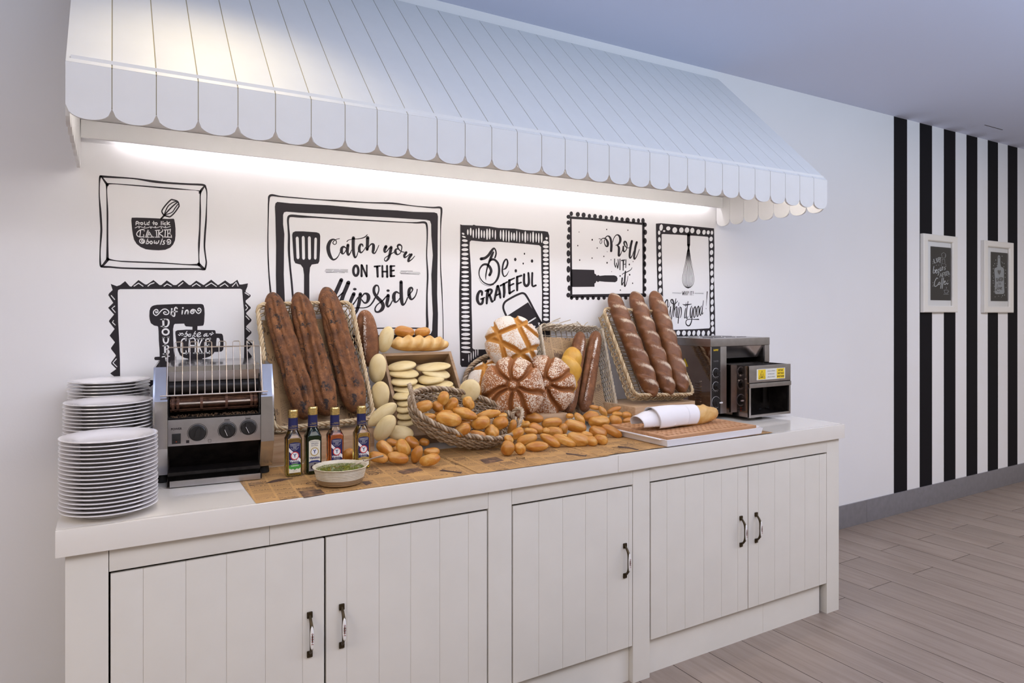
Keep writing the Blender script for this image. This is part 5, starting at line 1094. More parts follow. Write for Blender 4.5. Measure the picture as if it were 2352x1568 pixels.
for (x, y, hl, hw, an, m, Y, lab) in left_heap:
    px, py = Z4(x, y); p = at(px, py, Y) if Y else atz(px, py, CT + 0.027)
    if p.z < CT + 0.024: p = atz(px, py, CT + 0.027)
    k = dist(p) / F_PX * 1.0
    o = obj('bread_roll', ROLLS[m]); o.matrix_world = pose(p, an, 50, 2 * hl / 4.704 * k, 2 * hw / 4.704 * k, 2 * hw / 4.704 * k * 0.92); tag(o, lab, 'bread roll', 'golden rolls left of the oval basket'); HEAP.append(o)
for o in HEAP: settle(o)
# ------------------------------------------------------------------ round loaves in a round basket
def flower(angs, wid=0.055, hub=0.17):
    def f(x, y):
        r_ = math.hypot(x, y); a = math.atan2(y, x); c_ = 0.0
        for g in angs:
            g0 = math.radians(g) + 0.10 * math.sin(r_ * 5 + g); d = math.atan2(math.sin(a - g0), math.cos(a - g0))
            c_ = max(c_, math.exp(-(d * max(r_, 0.12) / (wid * (0.6 + 0.7 * r_))) ** 2) * min(1, max(0, (r_ - 0.12) / 0.08)))
        return max(c_, 0.9 * math.exp(-((r_ - hub) / 0.042) ** 2))
    return f
def lattice(x, y):
    c_ = 0.0
    for (a, off, w) in ((-72, -0.42, .070), (-66, 0.42, .075), (22, 0.36, .070), (-28, -0.30, .075), (30, -0.62, .07), (-40, .70, .05)):
        ca, sa = math.cos(math.radians(a)), math.sin(math.radians(a)); d = -sa * x + ca * y - off + 0.10 * (ca * x + sa * y) ** 2 * (1 if off < 0 else -1)
        c_ = max(c_, math.exp(-(d / w) ** 4))
    return c_
def round_loaf(name, label, me, p, tilt, spin):
    z = (NV * math.cos(math.radians(tilt)) + UV_ * math.sin(math.radians(tilt))).normalized()
    M = frame_from(p, RV, z=z) @ Matrix.Rotation(math.radians(spin), 4, 'Z')
    o = obj(name, me); o.matrix_world = M; return tag(o, label, 'bread loaf')
F1 = dome_mesh('flower_loaf', M_FLOWER, 0.137, 0.088, flower((131, 94, 41, -16, -56, -92, -142, -166)), 2, 120)
round_loaf('flower_loaf', 'large round floured loaf cut like a flower, left of two', F1, at(1177.5, 892, 2.500), 17, 0)
F2 = dome_mesh('flower_loaf', M_FLOWER, 0.141, 0.082, flower((124, 82, 22, -16, -66, -118, 170)), 5, 120)
round_loaf('flower_loaf', 'large round floured loaf cut like a flower, right of two', F2, at(1251, 886, 2.570), 15, 0)
L1 = dome_mesh('lattice_loaf', M_LATT, 0.124, 0.085, lattice, 9, 120)
round_loaf('lattice_loaf', 'white floured round loaf with crossing cuts, on top of the others', L1, at(1176, 786, 2.640), 16, 0)
L2 = dome_mesh('lattice_loaf', M_LATT, 0.118, 0.080, lattice, 14, 100)
round_loaf('lattice_loaf', 'floured cross-cut loaf mostly hidden behind the left flower loaf', L2, at(1132, 884, 2.665), 30, 60)
bc = at(1160, 874, 2.668); zz = (NV * math.cos(math.radians(28)) + UV_ * math.sin(math.radians(28))).normalized()
oval_basket('round grey willow basket standing behind the round loaves', frame_from(bc, RV, z=zz), 0.180, 0.135, 0.045, M_WICKG, 31, rows=7, shrink=0.86)
# ------------------------------------------------------------------ bleached tray at the back with twisted and split loaves
MB2, LB2 = tray_frame(1.915, 2.562, 0.952, 1.940, 2.728, 1.388)
bt = tray_basket('bleached willow tray with a broken top edge, behind the round loaves', MB2, 0.365, LB2, 0.072, M_WICKW, 8, 0.08, 10, (), True, 0.0035, True)
rg = random.Random(77); mb = MB()
for k in range(26):
    x0 = -0.175 + rg.uniform(0, 0.16) if k < 16 else rg.uniform(-0.1, 0.15); y0 = LB2 - rg.uniform(0.0, 0.02); z0 = -rg.uniform(0.0, 0.06)
    ln = rg.uniform(0.05, 0.13) if k < 16 else rg.uniform(0.02, 0.05); a = rg.uniform(0.15, 0.6) if k < 16 else rg.uniform(0.6, 2.4)
    mb.tube([(x0, y0, z0), (x0 + ln * .5 * math.cos(a), y0 + ln * .5 * math.sin(a), z0 + rg.uniform(-.004, .008)), (x0 + ln * math.cos(a), y0 + ln * math.sin(a) * 0.8, z0 + rg.uniform(-.006, .01))], 0.0022, 5, av=[rg.uniform(0.2, 1)] * 15)
mb.build('broken_strand', M_WICKW, bt, True, kind='stuff')
liner('printed paper lining the bleached tray behind the yellow loaf', MB2, 0.32, LB2 * 0.90, -0.060, 0.01)
me = loaf_mesh('twisted_loaf', M_YELLOW, 0.25, 0.054, twist(3.0, 1.2, 0.42, 0.0), 70, 40, 2.4, 0.0, 6, 0.03, (0.9, 1.0))
loaf('twisted_loaf', 'yellow twisted loaf standing in the bleached tray', 'bread loaf', me, at(1300, 908, 2.600), at(1317, 797, 2.680), (0, -1, 0.3))
for k, (a, Ya, b, Yb, lab) in enumerate((((1334, 762), 2.715, (1306, 950), 2.595, 'dark split long loaf behind the yellow loaf, left of two'), ((1370, 760), 2.705, (1341, 946), 2.580, 'dark split long loaf at the right side of the bleached tray'))):
    A_, B_ = at(*a, Ya), at(*b, Yb)
    me = loaf_mesh('split_loaf', M_RUSTIC, (A_ - B_).length, 0.0345, split(7 + k, PI / 2 - 0.9 if k else PI / 2 - 0.5, 0.28, 0.3), 90, 40, 2.4, 0.0, 12 + k, 0.05)
    loaf('split_loaf', lab, 'bread loaf', me, B_, A_, (0, -1, 0.4), 'split loaves in the bleached tray')
# ------------------------------------------------------------------ right tray with three twisted loaves
MR, LR = tray_frame(2.297, 2.452, 1.050, 2.325, 2.722, 1.455)
tray_basket('blond willow tray holding three twisted loaves, beside right toaster', MR, 0.372, LR, 0.058, M_WICKY, 15, 0.08, 6, (2, 3))
P2 = Vector((2.3, 2.447, 1.050)); N2 = Vector((0, -1, 0.64))
for k, (a, b, lab) in enumerate((((1404, 674), (1503, 911), 'brown twisted loaf with floured ridges, leftmost in the right tray'), ((1454, 670), (1540, 908), 'brown twisted loaf with floured ridges, middle of the right tray'), ((1500, 669), (1570, 902), 'brown twisted loaf with floured ridges, rightmost in the right tray'))):
    A_, B_ = atp(*a, P2, N2), atp(*b, P2, N2)
    me = loaf_mesh('twisted_loaf', M_TWIST, (A_ - B_).length, 0.0455, twist(7.0, 2.0, 0.36, 0.95), 150, 44, 2.2, 0.0, 30 + k, 0.03, (1.0, 0.95))
    loaf('twisted_loaf', lab, 'bread loaf', me, B_, A_, (0.0, -1, 0.55), 'twisted loaves in the right tray', 0.25 * k)
# ------------------------------------------------------------------ lettering from the built-in font
def text_obj(name, body, size, M, mat, parent, align='CENTER', sx=1.0, thick=0.0, bold=0.0):
    """flat letters in the local xy plane of M"""
    cu_ = bpy.data.curves.new('lettering', 'FONT'); cu_.body = body; cu_.size = size; cu_.align_x = align; cu_.align_y = 'CENTER'
    cu_.extrude = thick; cu_.offset = bold; cu_.resolution_u = 3
    o = bpy.data.objects.new('lettering', cu_); col.objects.link(o)
    dg = bpy.context.evaluated_depsgraph_get(); me = bpy.data.meshes.new_from_object(o.evaluated_get(dg))
    bpy.data.objects.remove(o); bpy.data.curves.remove(cu_)
    me.transform(M @ Matrix.Diagonal((sx, 1, 1, 1))); me.materials.clear(); me.materials.append(mat)
    return obj(name, me, parent)
FRONT = lambda x, y, z: Matrix(((1, 0, 0, x), (0, 0, -1, y), (0, 1, 0, z), (0, 0, 0, 1)))   # letters standing upright, facing -y
def disc(mb, x, y, z, r, n=20, r2=None):
    P = [(x + r * math.cos(2 * PI * k / n), y, z + (r2 or r) * math.sin(2 * PI * k / n)) for k in range(n)]
    return mb.add(P, [tuple(range(n))])
def cyl(mb, x, y0, y1, z, r, n=24, r1=None):
    r1 = r1 or r
    return mb.lathe([(r, 0), (r1, y0 - y1)], n, Matrix(((1, 0, 0, x), (0, 0, -1, y0), (0, 1, 0, z), (0, 0, 0, 1))))
# ------------------------------------------------------------------ metals and plastics
def steel(name, c=(0.60, 0.575, 0.575, 1), r0=0.10, r1=0.26, sc=14, met=1.0):
    m = NT(name); n = m.noise(sc, 4, 0.6); m.color(m.ramp(n, [(0.3, tuple(v * 0.88 for v in c[:3]) + (1,)), (0.7, c)]))
    mr = m.node('ShaderNodeMapRange'); mr.inputs[3].default_value = r0; mr.inputs[4].default_value = r1; m.link(n, mr.inputs[0])
    m.set(Metallic=met, Roughness=mr.outputs[0]); return m.mat
M_STEEL = steel('polished_steel'); M_STEELB = steel('brushed_steel', (0.50, 0.48, 0.485, 1), 0.26, 0.38, 30); M_CHROME = steel('chrome_wire', (0.50, 0.43, 0.37, 1), 0.28, 0.38, 60)
M_BLACKP = flat('black_plastic', (0.014, 0.013, 0.013, 1), 0.35); M_BLACKR = flat('black_rubber', (0.012, 0.012, 0.012, 1), 0.7)
M_DARKSTEEL = flat('dark_steel', (0.022, 0.018, 0.016, 1), 0.4, 0.4, var=0.5, vs_=40, bump=0.2, bs=120)  # near-black mottled metal for the toasters' inner parts, vents and belt
M_RUST = flat('burnt_brown_metal', (0.10, 0.045, 0.025, 1), 0.4, 0.6, var=0.5, vs_=60, bump=0.3, bs=200)
M_WHITEP = flat('white_enamel', (0.84, 0.82, 0.82, 1), 0.25); M_GREYP = flat('grey_print', (0.20, 0.19, 0.19, 1), 0.5)
M_YEL = flat('warning_yellow', (0.80, 0.56, 0.02, 1), 0.45); M_REDL = flat('red_lens', (0.45, 0.05, 0.01, 1), 0.25)
M_PORC = flat('white_porcelain', (0.80, 0.775, 0.78, 1), 0.10)
M_CRUMB = flat('toast_crumbs', (0.10, 0.055, 0.025, 1), 0.8, var=0.5, vs_=300)
# ------------------------------------------------------------------ three stacks of plates
def plate_mesh(R):
    pr = [(0.0, 0.0035), (R * 0.54, 0.0035), (R * 0.545, 0.0), (R * 0.57, 0.0), (R * 0.59, 0.0045), (R * 0.66, 0.0128), (R * 0.985, 0.0190), (R, 0.0205), (R * 0.995, 0.0222), (R * 0.97, 0.0225), (R * 0.72, 0.0172), (R * 0.64, 0.0120), (R * 0.57, 0.0085), (0.0, 0.0080)]
    return MB().lathe(pr, 56).mesh('plate', M_PORC, 50)
rg = random.Random(6)
for nm, x, y, R, n in (('front', -0.0090, 2.150, 0.1175, 19), ('middle', -0.012, 2.420, 0.120, 25), ('back', -0.010, 2.672, 0.122, 29)):
    me = plate_mesh(R)
    for k in range(n):
        top = n - 1 - k; a = rg.uniform(-1, 1) * 0.0016
        o = obj('dinner_plate', me, None, (x + a, y + rg.uniform(-1, 1) * 0.0014, CT + 0.0004 + 0.01052 * k)); o.rotation_euler = (0, 0, rg.uniform(0, 6))
        lab = f'white dinner plate on top of the {nm} stack' if top == 0 else f'white dinner plate in the {nm} stack, {ORD[top]} from its top'
        tag(o, lab, 'plate', f'white plates in the {nm} stack')
# ------------------------------------------------------------------ conveyor toaster at the left
T = thing('conveyor_toaster', 'open steel conveyor toaster with a wire rack, beside the plates', 'toaster', (0.281, 2.348, CT), (0, 0, math.radians(-5.3)))
prof = [(0.055, 0.028), (-0.004, 0.121), (-0.006, 0.268), (0.048, 0.371), (0.385, 0.371), (0.385, 0.028)]
for s_ in (-1, 1):
    x0, x1 = (-0.177, -0.172) if s_ < 0 else (0.172, 0.177)
    MB().prism(prof, 'x', x0, x1).build('side_panel', M_STEEL, T, 30)
    xi = (-0.172, -0.1365) if s_ < 0 else (0.1365, 0.172)
    m = MB(); q = prof[:4]
    for (ya, za), (yb, zb) in zip(q, q[1:]):
        m.add([(xi[0], ya, za), (xi[1], ya, za), (xi[1], yb, zb), (xi[0], yb, zb)], [(0, 1, 2, 3)])
        m.add([(xi[1] if s_ < 0 else xi[0], ya, za), (xi[1] if s_ < 0 else xi[0], yb, zb), (xi[1] if s_ < 0 else xi[0], yb + 0.05, zb), (xi[1] if s_ < 0 else xi[0], ya + 0.05, za)], [(0, 1, 2, 3)])
    m.build('front_column', M_STEEL, T, 12)
    for y in (0.085, 0.34): m = MB(); m.lathe([(0.017, 0.0), (0.019, 0.004), (0.016, 0.030)], 20, Matrix.Translation((s_ * 0.152, y, 0))); m.build('foot', M_BLACKR, T, 40)
m = MB(); m.bbox(-0.1365, 0.1365, 0.044, 0.385, 0.3690, 0.3720, 0.0008); m.box(-0.1365, 0.1365, 0.042, 0.0445, 0.3555, 0.3705); m.build('top_plate', M_STEEL, T, 30)
MB().add([(-0.136, 0.052, 0.3560), (0.136, 0.052, 0.3560), (0.136, 0.070, 0.322), (-0.136, 0.070, 0.322)], [(0, 1, 2, 3)]).build('reflector', M_STEELB, T, False)
m = MB(); m.box(-0.1362, 0.1362, 0.36, 0.384, 0.04, 0.366); m.box(-0.1362, 0.1362, 0.078, 0.36, 0.300, 0.322); m.box(-0.1362, 0.1362, 0.018, 0.36, 0.030, 0.040)
m.box(-0.1362, -0.1345, 0.06, 0.36, 0.04, 0.35); m.box(0.1345, 0.1362, 0.06, 0.36, 0.04, 0.35); m.add([(-0.134, 0.016, 0.126), (0.134, 0.016, 0.126), (0.134, 0.10, 0.05), (-0.134, 0.10, 0.05)], [(0, 1, 2, 3)]); m.build('cavity', M_DARKSTEEL, T, False)
m = MB(); m.tube([(-0.134, 0.085, 0.300), (0.134, 0.085, 0.300)], 0.024, 16); m.build('heating_hood', M_DARKSTEEL, T, 40)
# conveyor drum with chain links
m = MB(); m.tube([(-0.131, 0.052, 0.252), (0.131, 0.052, 0.252)], 0.0165, 14); m.build('conveyor_drum', M_RUST, T, 40)
m = MB()
for a in range(8):
    th = 2 * PI * a / 8; m.tube([(-0.130, 0.052 + 0.0235 * math.cos(th), 0.252 + 0.0235 * math.sin(th)), (0.130, 0.052 + 0.0235 * math.cos(th), 0.252 + 0.0235 * math.sin(th))], 0.0022, 6)
for x in (-0.122, -0.108, -0.040, 0.034, 0.110, 0.122):
    m.lathe([(0.0262, -0.004), (0.0262, 0.004)], 8, Matrix.Translation((x, 0.052, 0.252)) @ Matrix.Rotation(PI / 2, 4, 'Y'))
m.build('conveyor_chain', M_RUST, T, 30)
for (xa, xb) in ((-0.104, -0.044), (-0.036, 0.030), (0.038, 0.106)): MB().tube([(xa, 0.0275, 0.2545), (xb, 0.0275, 0.2545)], 0.0042, 10).build('chrome_rod', M_CHROME, T, 40)
MB().box(-0.134, 0.134, 0.012, 0.11, 0.2105, 0.2125).build('crumb_shelf', M_DARKSTEEL, T)
m = MB(); r_ = random.Random(2)
for k in range(220):
    x, y = r_.uniform(-0.128, 0.128), r_.uniform(0.014, 0.075); s_ = r_.uniform(0.0008, 0.0022); m.box(x - s_, x + s_, y - s_, y + s_, 0.2127, 0.2127 + s_ * 1.5, None)
m.build('crumbs', M_CRUMB, T, False, kind='stuff')
cp = MB().bbox(-0.1360, 0.1360, 0.0, 0.012, 0.1265, 0.2085, 0.0012).build('control_panel', M_STEELB, T)
text_obj('lettering', 'POWER', 0.0088, FRONT(-0.112, -0.0004, 0.1800), M_INK, cp, bold=0.0003)
text_obj('lettering', 'BROWNING', 0.0036, FRONT(0.034, -0.0004, 0.1945), M_GREYP, cp)
text_obj('lettering', 'BROWNING', 0.0036, FRONT(0.097, -0.0004, 0.2050), M_GREYP, cp)
m = MB()
for x0, z0, up in ((0.034, 0.2000, -1), (0.097, 0.1985, 1)):
    m.box(x0 - 0.0075, x0 + 0.0075, -0.0005, 0.0002, z0 - 0.0007, z0 + 0.0007)
    for k in range(4): xx = x0 - 0.006 + k * 0.004; m.box(xx - 0.0007, xx + 0.0007, -0.0005, 0.0002, min(z0, z0 + up * 0.0045), max(z0, z0 + up * 0.0045))
m.bbox(-0.0845, -0.0755, -0.0005, 0.0002, 0.1335, 0.1425, 0.0002)
m.build('symbols', M_INK, cp, False)
m = MB(); pts = [(-0.0210, 0.1305), (-0.0130, 0.1305), (-0.0130, 0.1360), (-0.0122, 0.1380), (-0.0130, 0.1400), (-0.0210, 0.1400), (-0.0218, 0.1380), (-0.0210, 0.1360)]
m.tube([(x, -0.0004, z) for x, z in pts], 0.0004, 4, True); m.build('toast_symbol', M_INK, cp, False)
sw = MB().bbox(-0.1245, -0.0995, -0.0030, 0.0, 0.1340, 0.1655, 0.0010).build('switch', M_BLACKP, T)
MB().bbox(-0.1215, -0.1025, -0.0060, -0.0031, 0.1480, 0.1630, 0.0012).build('rocker', M_BLACKP, sw); disc(MB(), -0.112, -0.0032, 0.1405, 0.0016, 8).build('lamp', M_REDL, sw, False)
for x, z, r, rot in ((-0.052, 0.1640, 0.0270, 18), (0.035, 0.1655, 0.0262, -22), (0.0985, 0.1700, 0.0252, -25)):
    kb = cyl(cyl(MB(), x, -0.0002, -0.0080, z, r * 0.98, 36, r * 0.93), x, -0.0080, -0.0100, z, r * 0.90, 36, r * 0.80).build('knob', M_BLACKP, T, 30)
    R_ = Matrix.Translation((x, 0, z)) @ Matrix.Rotation(math.radians(rot), 4, 'Y')
    MB().prism([(-0.0050, -0.016), (0.0050, -0.016), (0.0062, 0.010), (0.0, 0.0195), (-0.0062, 0.010)], 'y', -0.0105, -0.0200, R_).build('grip', M_BLACKP, kb, 25)
    if rot < 0: MB().box(-0.0066, -0.0056, -0.0204, -0.0200, -0.014, 0.008, R_).build('pointer', M_WHITEP, kb)
    m = MB(); m.tube([(x + r * 1.06 * math.cos(a), -0.0003, z + r * 1.06 * math.sin(a)) for a in [math.radians(215 - 265 * k / 30) for k in range(31)]], 0.0006, 4); m.build('dial_ring', M_INK, cp, False)
# chute and crumb tray
MB().add([(-0.135, 0.020, 0.1262), (0.135, 0.020, 0.1262), (0.135, 0.115, 0.030), (-0.135, 0.115, 0.030)], [(0, 1, 2, 3)]).build('chute', M_DARKSTEEL, T, False)
ct_ = MB(); ct_.box(-0.138, 0.138, -0.018, 0.11, 0.0045, 0.0065); ct_.box(-0.138, -0.1365, -0.018, 0.11, 0.0065, 0.020); ct_.box(0.1365, 0.138, -0.018, 0.11, 0.0065, 0.020); ct_.box(-0.138, 0.138, 0.055, 0.057, 0.0065, 0.028)
ct_ = ct_.build('crumb_tray', M_DARKSTEEL, T); MB().bbox(-0.130, 0.134, -0.0225, -0.0182, 0.0030, 0.0225, 0.0012).build('tray_lip', M_STEELB, ct_)
# wire rack
m = MB(); A0, A1 = Vector((0, -0.012, 0.286)), Vector((0, 0.060, 0.432)); du = A1 - A0
m.tube([A0 + Vector((-0.157, 0, 0)), A0 + Vector((0.157, 0, 0))], 0.0024, 8)
xs = [-0.138 + 0.2785 * k / 13 for k in range(14)]
m.tube([A0 + Vector((xs[0], 0, 0)), A0 + du * 0.97 + Vector((xs[0], 0, 0)), A1 + Vector((xs[0] + 0.005, 0, 0)), A1 + Vector((xs[-1] - 0.005, 0, 0)), A0 + du * 0.97 + Vector((xs[-1], 0, 0)), A0 + Vector((xs[-1], 0, 0))], 0.0022, 8)
m.build('rack_frame', M_CHROME, T, 40)
for k in range(1, 12, 2):
    a, b = xs[k], xs[k + 1]; e = A1 + du * 0.115
    MB().tube([A0 + Vector((a, 0, 0)), e - du * 0.02 + Vector((a, 0, 0)), e + Vector((a + 0.003, 0, 0)), e + Vector((b - 0.003, 0, 0)), e - du * 0.02 + Vector((b, 0, 0)), A0 + Vector((b, 0, 0))], 0.0016, 6).build('rack_wire', M_CHROME, T, 40)
MB().tube([(-0.137, 0.140, 0.378), (-0.137, 0.085, 0.374), (-0.1375, 0.010, 0.330), (-0.138, -0.010, 0.290)], 0.0018, 6).build('rack_arm', M_CHROME, T, 40)
MB().tube([(0.137, 0.045, 0.330), (0.1375, 0.010, 0.310), (0.138, -0.010, 0.290)], 0.0018, 6).build('rack_arm', M_CHROME, T, 40)
# ------------------------------------------------------------------ conveyor toaster at the right
T = thing('conveyor_toaster', 'closed steel conveyor toaster with yellow warning stickers, right end', 'toaster', (0, 0, CT))
X0, X1, Y0, Y1, Z0, Z1 = 2.594, 3.036, 2.440, 2.785, 0.028, 0.410
M_STEELD = steel('dim_mirror_steel', (0.42, 0.34, 0.31, 1), 0.05, 0.12, 8)
sd = MB().box(X0, X0 + 0.002, Y0 + 0.0012, Y1, Z0, Z1 - 0.040).build('side_panel', M_STEELD, T)
m = MB()
for k in range(9):
    z = 0.088 + k * 0.0128; m.tube([(X0 + 0.001, Y0 + 0.062, z), (X0 - 0.004, Y0 + 0.066, z - 0.001), (X0 - 0.005, Y0 + 0.100, z - 0.002), (X0 + 0.001, Y0 + 0.106, z - 0.001)], 0.0024, 6)
m.build('louvre', M_STEELD, sd, 40)
MB().box(X1 - 0.002, X1, Y0 + 0.0012, Y1, Z0, Z1 - 0.040).build('side_panel', M_STEEL, T)
MB().box(X0, X1, Y1 - 0.002, Y1, Z0, Z1 - 0.041).build('back_panel', M_STEEL, T)
tp = MB().bbox(X0 - 0.001, X1 + 0.002, Y0 - 0.001, Y1, Z1 - 0.0395, Z1, 0.0012).build('top_cover', M_STEELB, T)
m = MB()
for a in range(2):
    for k in range(4): m.bbox(X0 + 0.06 + k * 0.085, X0 + 0.125 + k * 0.085, Y0 + 0.10 + a * 0.10, Y0 + 0.112 + a * 0.10, Z1 - 0.0005, Z1 + 0.002, 0.0006)
m.build('vent', M_DARKSTEEL, tp)
MB().bbox(X0 + 0.0005, X0 + 0.0075, Y0, Y0 + 0.012, Z0, Z1 - 0.041, 0.0006).build('front_edge', M_STEELB, T)
pn = MB().bbox(X0 + 0.008, X0 + 0.070, Y0 + 0.0015, Y0 + 0.012, Z0, Z1 - 0.041, 0.0006).build('control_panel', M_BLACKP, T)
MB().bbox(X0 + 0.0705, X0 + 0.115, Y0, Y0 + 0.012, Z0, Z1 - 0.041, 0.0008).build('front_strip', M_STEELB, T)
xp = X0 + 0.040
text_obj('lettering', 'BUFFET', 0.0125, FRONT(xp, Y0 + 0.001, 0.352), M_YEL, pn, sx=0.85, bold=0.0003); text_obj('lettering', 'TOASTER', 0.0105, FRONT(xp, Y0 + 0.001, 0.296), M_GREYP, pn, sx=0.8)
for z, r, ptr in ((0.238, 0.0205, 0), (0.170, 0.0205, 0), (0.088, 0.0265, 1)):
    m = MB(); m.tube([(xp + r * 1.12 * math.cos(2 * PI * k / 32), Y0 + 0.0010, z + r * 1.12 * math.sin(2 * PI * k / 32)) for k in range(32)], 0.0007, 4, True); 
    if not ptr:
        for k in range(9):
            a = math.radians(200 + k * 22); c_, s_ = math.cos(a), math.sin(a); m.tube([(xp + r * 1.25 * c_, Y0 + 0.0010, z + r * 1.25 * s_), (xp + r * 1.45 * c_, Y0 + 0.0010, z + r * 1.45 * s_)], 0.0006, 4)
    m.build('dial_ring', M_WHITEP, pn, False)
    kb = cyl(cyl(MB(), xp, Y0 + 0.0012, Y0 - 0.0100, z, r * 0.95, 28, r * 0.85), xp, Y0 - 0.0100, Y0 - 0.018, z, r * 0.62, 24, r * 0.55).build('knob', M_BLACKP, T, 35)
    if ptr: MB().bbox(xp + 0.004, xp + 0.0235, Y0 - 0.0225, Y0 - 0.0182, z - 0.004, z + 0.003, 0.0008).build('pointer', M_WHITEP, kb)
for z in (0.0285 + 0.020, 0.0085 + 0.004 + Z0 - 0.022): pass
for z in (0.0620 - 0.016, 0.0420 - 0.010):
    lp = MB(); disc(lp, xp, Y0 + 0.0008, z, 0.0042, 14); lp.lathe([(0.0042, 0), (0.003, 0.002), (0.0, 0.0025)], 14, Matrix(((1, 0, 0, xp), (0, 0, -1, Y0 + 0.0008), (0, 1, 0, z), (0, 0, 0, 1)))); lp.build('pilot_lamp', M_REDL, T)
    m = MB(); m.box(xp - 0.022, xp - 0.010, Y0 + 0.0006, Y0 + 0.0014, z - 0.0005, z + 0.0005); m.box(xp + 0.010, xp + 0.022, Y0 + 0.0006, Y0 + 0.0014, z - 0.0005, z + 0.0005); m.build('dash', M_GREYP, pn, False)
MB().bbox(X1 - 0.036, X1 + 0.001, Y0, Y0 + 0.012, 0.279, Z1 - 0.041, 0.0008).build('front_strip', M_STEELB, T)
# upper mouth: sloping steel flap over a dark tunnel
MB().add([(X0 + 0.115, Y0 + 0.010, Z1 - 0.042), (X1 - 0.036, Y0 + 0.010, Z1 - 0.042), (X1 - 0.036, Y0 + 0.030, 0.306), (X0 + 0.115, Y0 + 0.030, 0.306)], [(0, 1, 2, 3)]).build('flap', M_STEEL, T, False)
m = MB(); m.box(X0 + 0.004, X1 - 0.004, Y1 - 0.03, Y1 - 0.004, Z0, Z1 - 0.042); m.box(X0 + 0.115, X1 - 0.036, Y0 + 0.10, Y1 - 0.03, 0.330, 0.335); m.box(X0 + 0.112, X0 + 0.115, Y0 + 0.013, Y1 - 0.03, 0.06, Z1 - 0.042); m.box(X1 - 0.036, X1 - 0.033, Y0 + 0.013, Y1 - 0.03, 0.06, Z1 - 0.042); m.build('cavity', M_DARKSTEEL, T, False)
# projecting loading and delivery unit
PX0, PX1, PY0 = 2.725, 3.040, 2.310
MB().box(PX0, PX0 + 0.002, PY0 + 0.0012, Y0 + 0.03, 0.020, 0.2755).build('hood_side', M_STEELD, T); MB().box(PX1 - 0.002, PX1, PY0 + 0.0012, Y0 + 0.03, 0.020, 0.2755).build('hood_side', M_STEEL, T)
hb = MB().bbox(PX0, PX1, PY0, PY0 + 0.010, 0.192, 0.2765, 0.0010).build('hood_band', M_STEELB, T)
MB().bbox(PX0, PX1, PY0 - 0.004, PY0 + 0.010, 0.1665, 0.1885, 0.0012).build('lower_band', M_STEELB, T)
m = MB(); m.bbox(PX0, PX0 + 0.013, PY0, PY0 + 0.010, 0.018, 0.1660, 0.0008); m.build('mouth_frame', M_STEELB, T); m = MB(); m.bbox(PX1 - 0.012, PX1, PY0, PY0 + 0.010, 0.018, 0.1660, 0.0008); m.build('mouth_frame', M_STEELB, T); MB().bbox(PX0 + 0.0135, PX1 - 0.0125, PY0, PY0 + 0.010, 0.018, 0.031, 0.0008).build('mouth_frame', M_STEELB, T)
m = MB(); m.box(PX0 + 0.003, PX1 - 0.003, Y0 + 0.028, Y0 + 0.032, 0.022, 0.27); m.box(PX0 + 0.003, PX1 - 0.003, PY0 + 0.012, Y0 + 0.03, 0.020, 0.023); m.box(PX0 + 0.0022, PX0 + 0.0035, PY0 + 0.011, Y0 + 0.03, 0.020, 0.27); m.box(PX1 - 0.0035, PX1 - 0.0022, PY0 + 0.011, Y0 + 0.03, 0.020, 0.27); m.build('delivery_box', M_DARKSTEEL, T, False)
m = MB(); m.box(PX0 + 0.004, PX1 - 0.004, PY0 + 0.012, Y1 - 0.04, 0.250, 0.253)
for k in range(14): y = PY0 + 0.016 + k * 0.012; m.tube([(PX0 + 0.006, y, 0.262 + 0.0012 * k), (PX1 - 0.006, y, 0.262 + 0.0012 * k)], 0.0015, 5)
m.build('conveyor_belt', M_DARKSTEEL, T, False)
for y, z in ((PY0 + 0.055, 0.226), (PY0 + 0.022, 0.210), (PY0 + 0.065, 0.199)): MB().lathe([(0.005, 0), (0.004, 0.003), (0.0, 0.004)], 12, Matrix.Translation((PX0, y, z)) @ Matrix.Rotation(-PI / 2, 4, 'Y')).build('screw', M_CHROME, T)
for x in (X0 + 0.035, X1 - 0.035):
    for y in (Y0 + 0.04, Y1 - 0.05): MB().lathe([(0.018, 0.0), (0.016, Z0 + 0.0005)], 18, Matrix.Translation((x, y, 0))).build('foot', M_BLACKR, T, 40)
# stickers
M_STICK = flat('white_sticker', (0.72, 0.72, 0.66, 1), 0.5)
sx0, sx1, sz0, sz1 = PX0 + 0.055, PX1 - 0.044, 0.2035, 0.2585
st_ = MB().box(sx0, sx1, PY0 - 0.0006, PY0 + 0.0002, sz0, sz1).build('warning_sticker', M_STICK, T)
m = MB(); m.box(sx0 + 0.010, sx0 + 0.066, PY0 - 0.0009, PY0 - 0.0006, sz0 + 0.003, sz1 - 0.003); m.box(sx1 - 0.066, sx1 - 0.006, PY0 - 0.0009, PY0 - 0.0006, sz0 + 0.002, sz1 - 0.002); m.build('yellow_field', M_YEL, st_, False)
m = MB(); tx, tz = sx0 + 0.038, sz0 + 0.008
m.tube([(tx - 0.022, PY0 - 0.0010, tz), (tx + 0.022, PY0 - 0.0010, tz), (tx, PY0 - 0.0010, tz + 0.038)], 0.0011, 4, True)
m.bbox(tx - 0.011, tx + 0.011, PY0 - 0.0012, PY0 - 0.0009, tz + 0.004, tz + 0.008, 0.0001)
for k in (-1, 0, 1): m.tube([(tx + k * 0.006, PY0 - 0.0010, tz + 0.011), (tx + k * 0.006 + 0.0015, PY0 - 0.0010, tz + 0.015), (tx + k * 0.006 - 0.001, PY0 - 0.0010, tz + 0.020)], 0.0008, 4)
m.build('hot_surface_symbol', M_INK, st_, False)
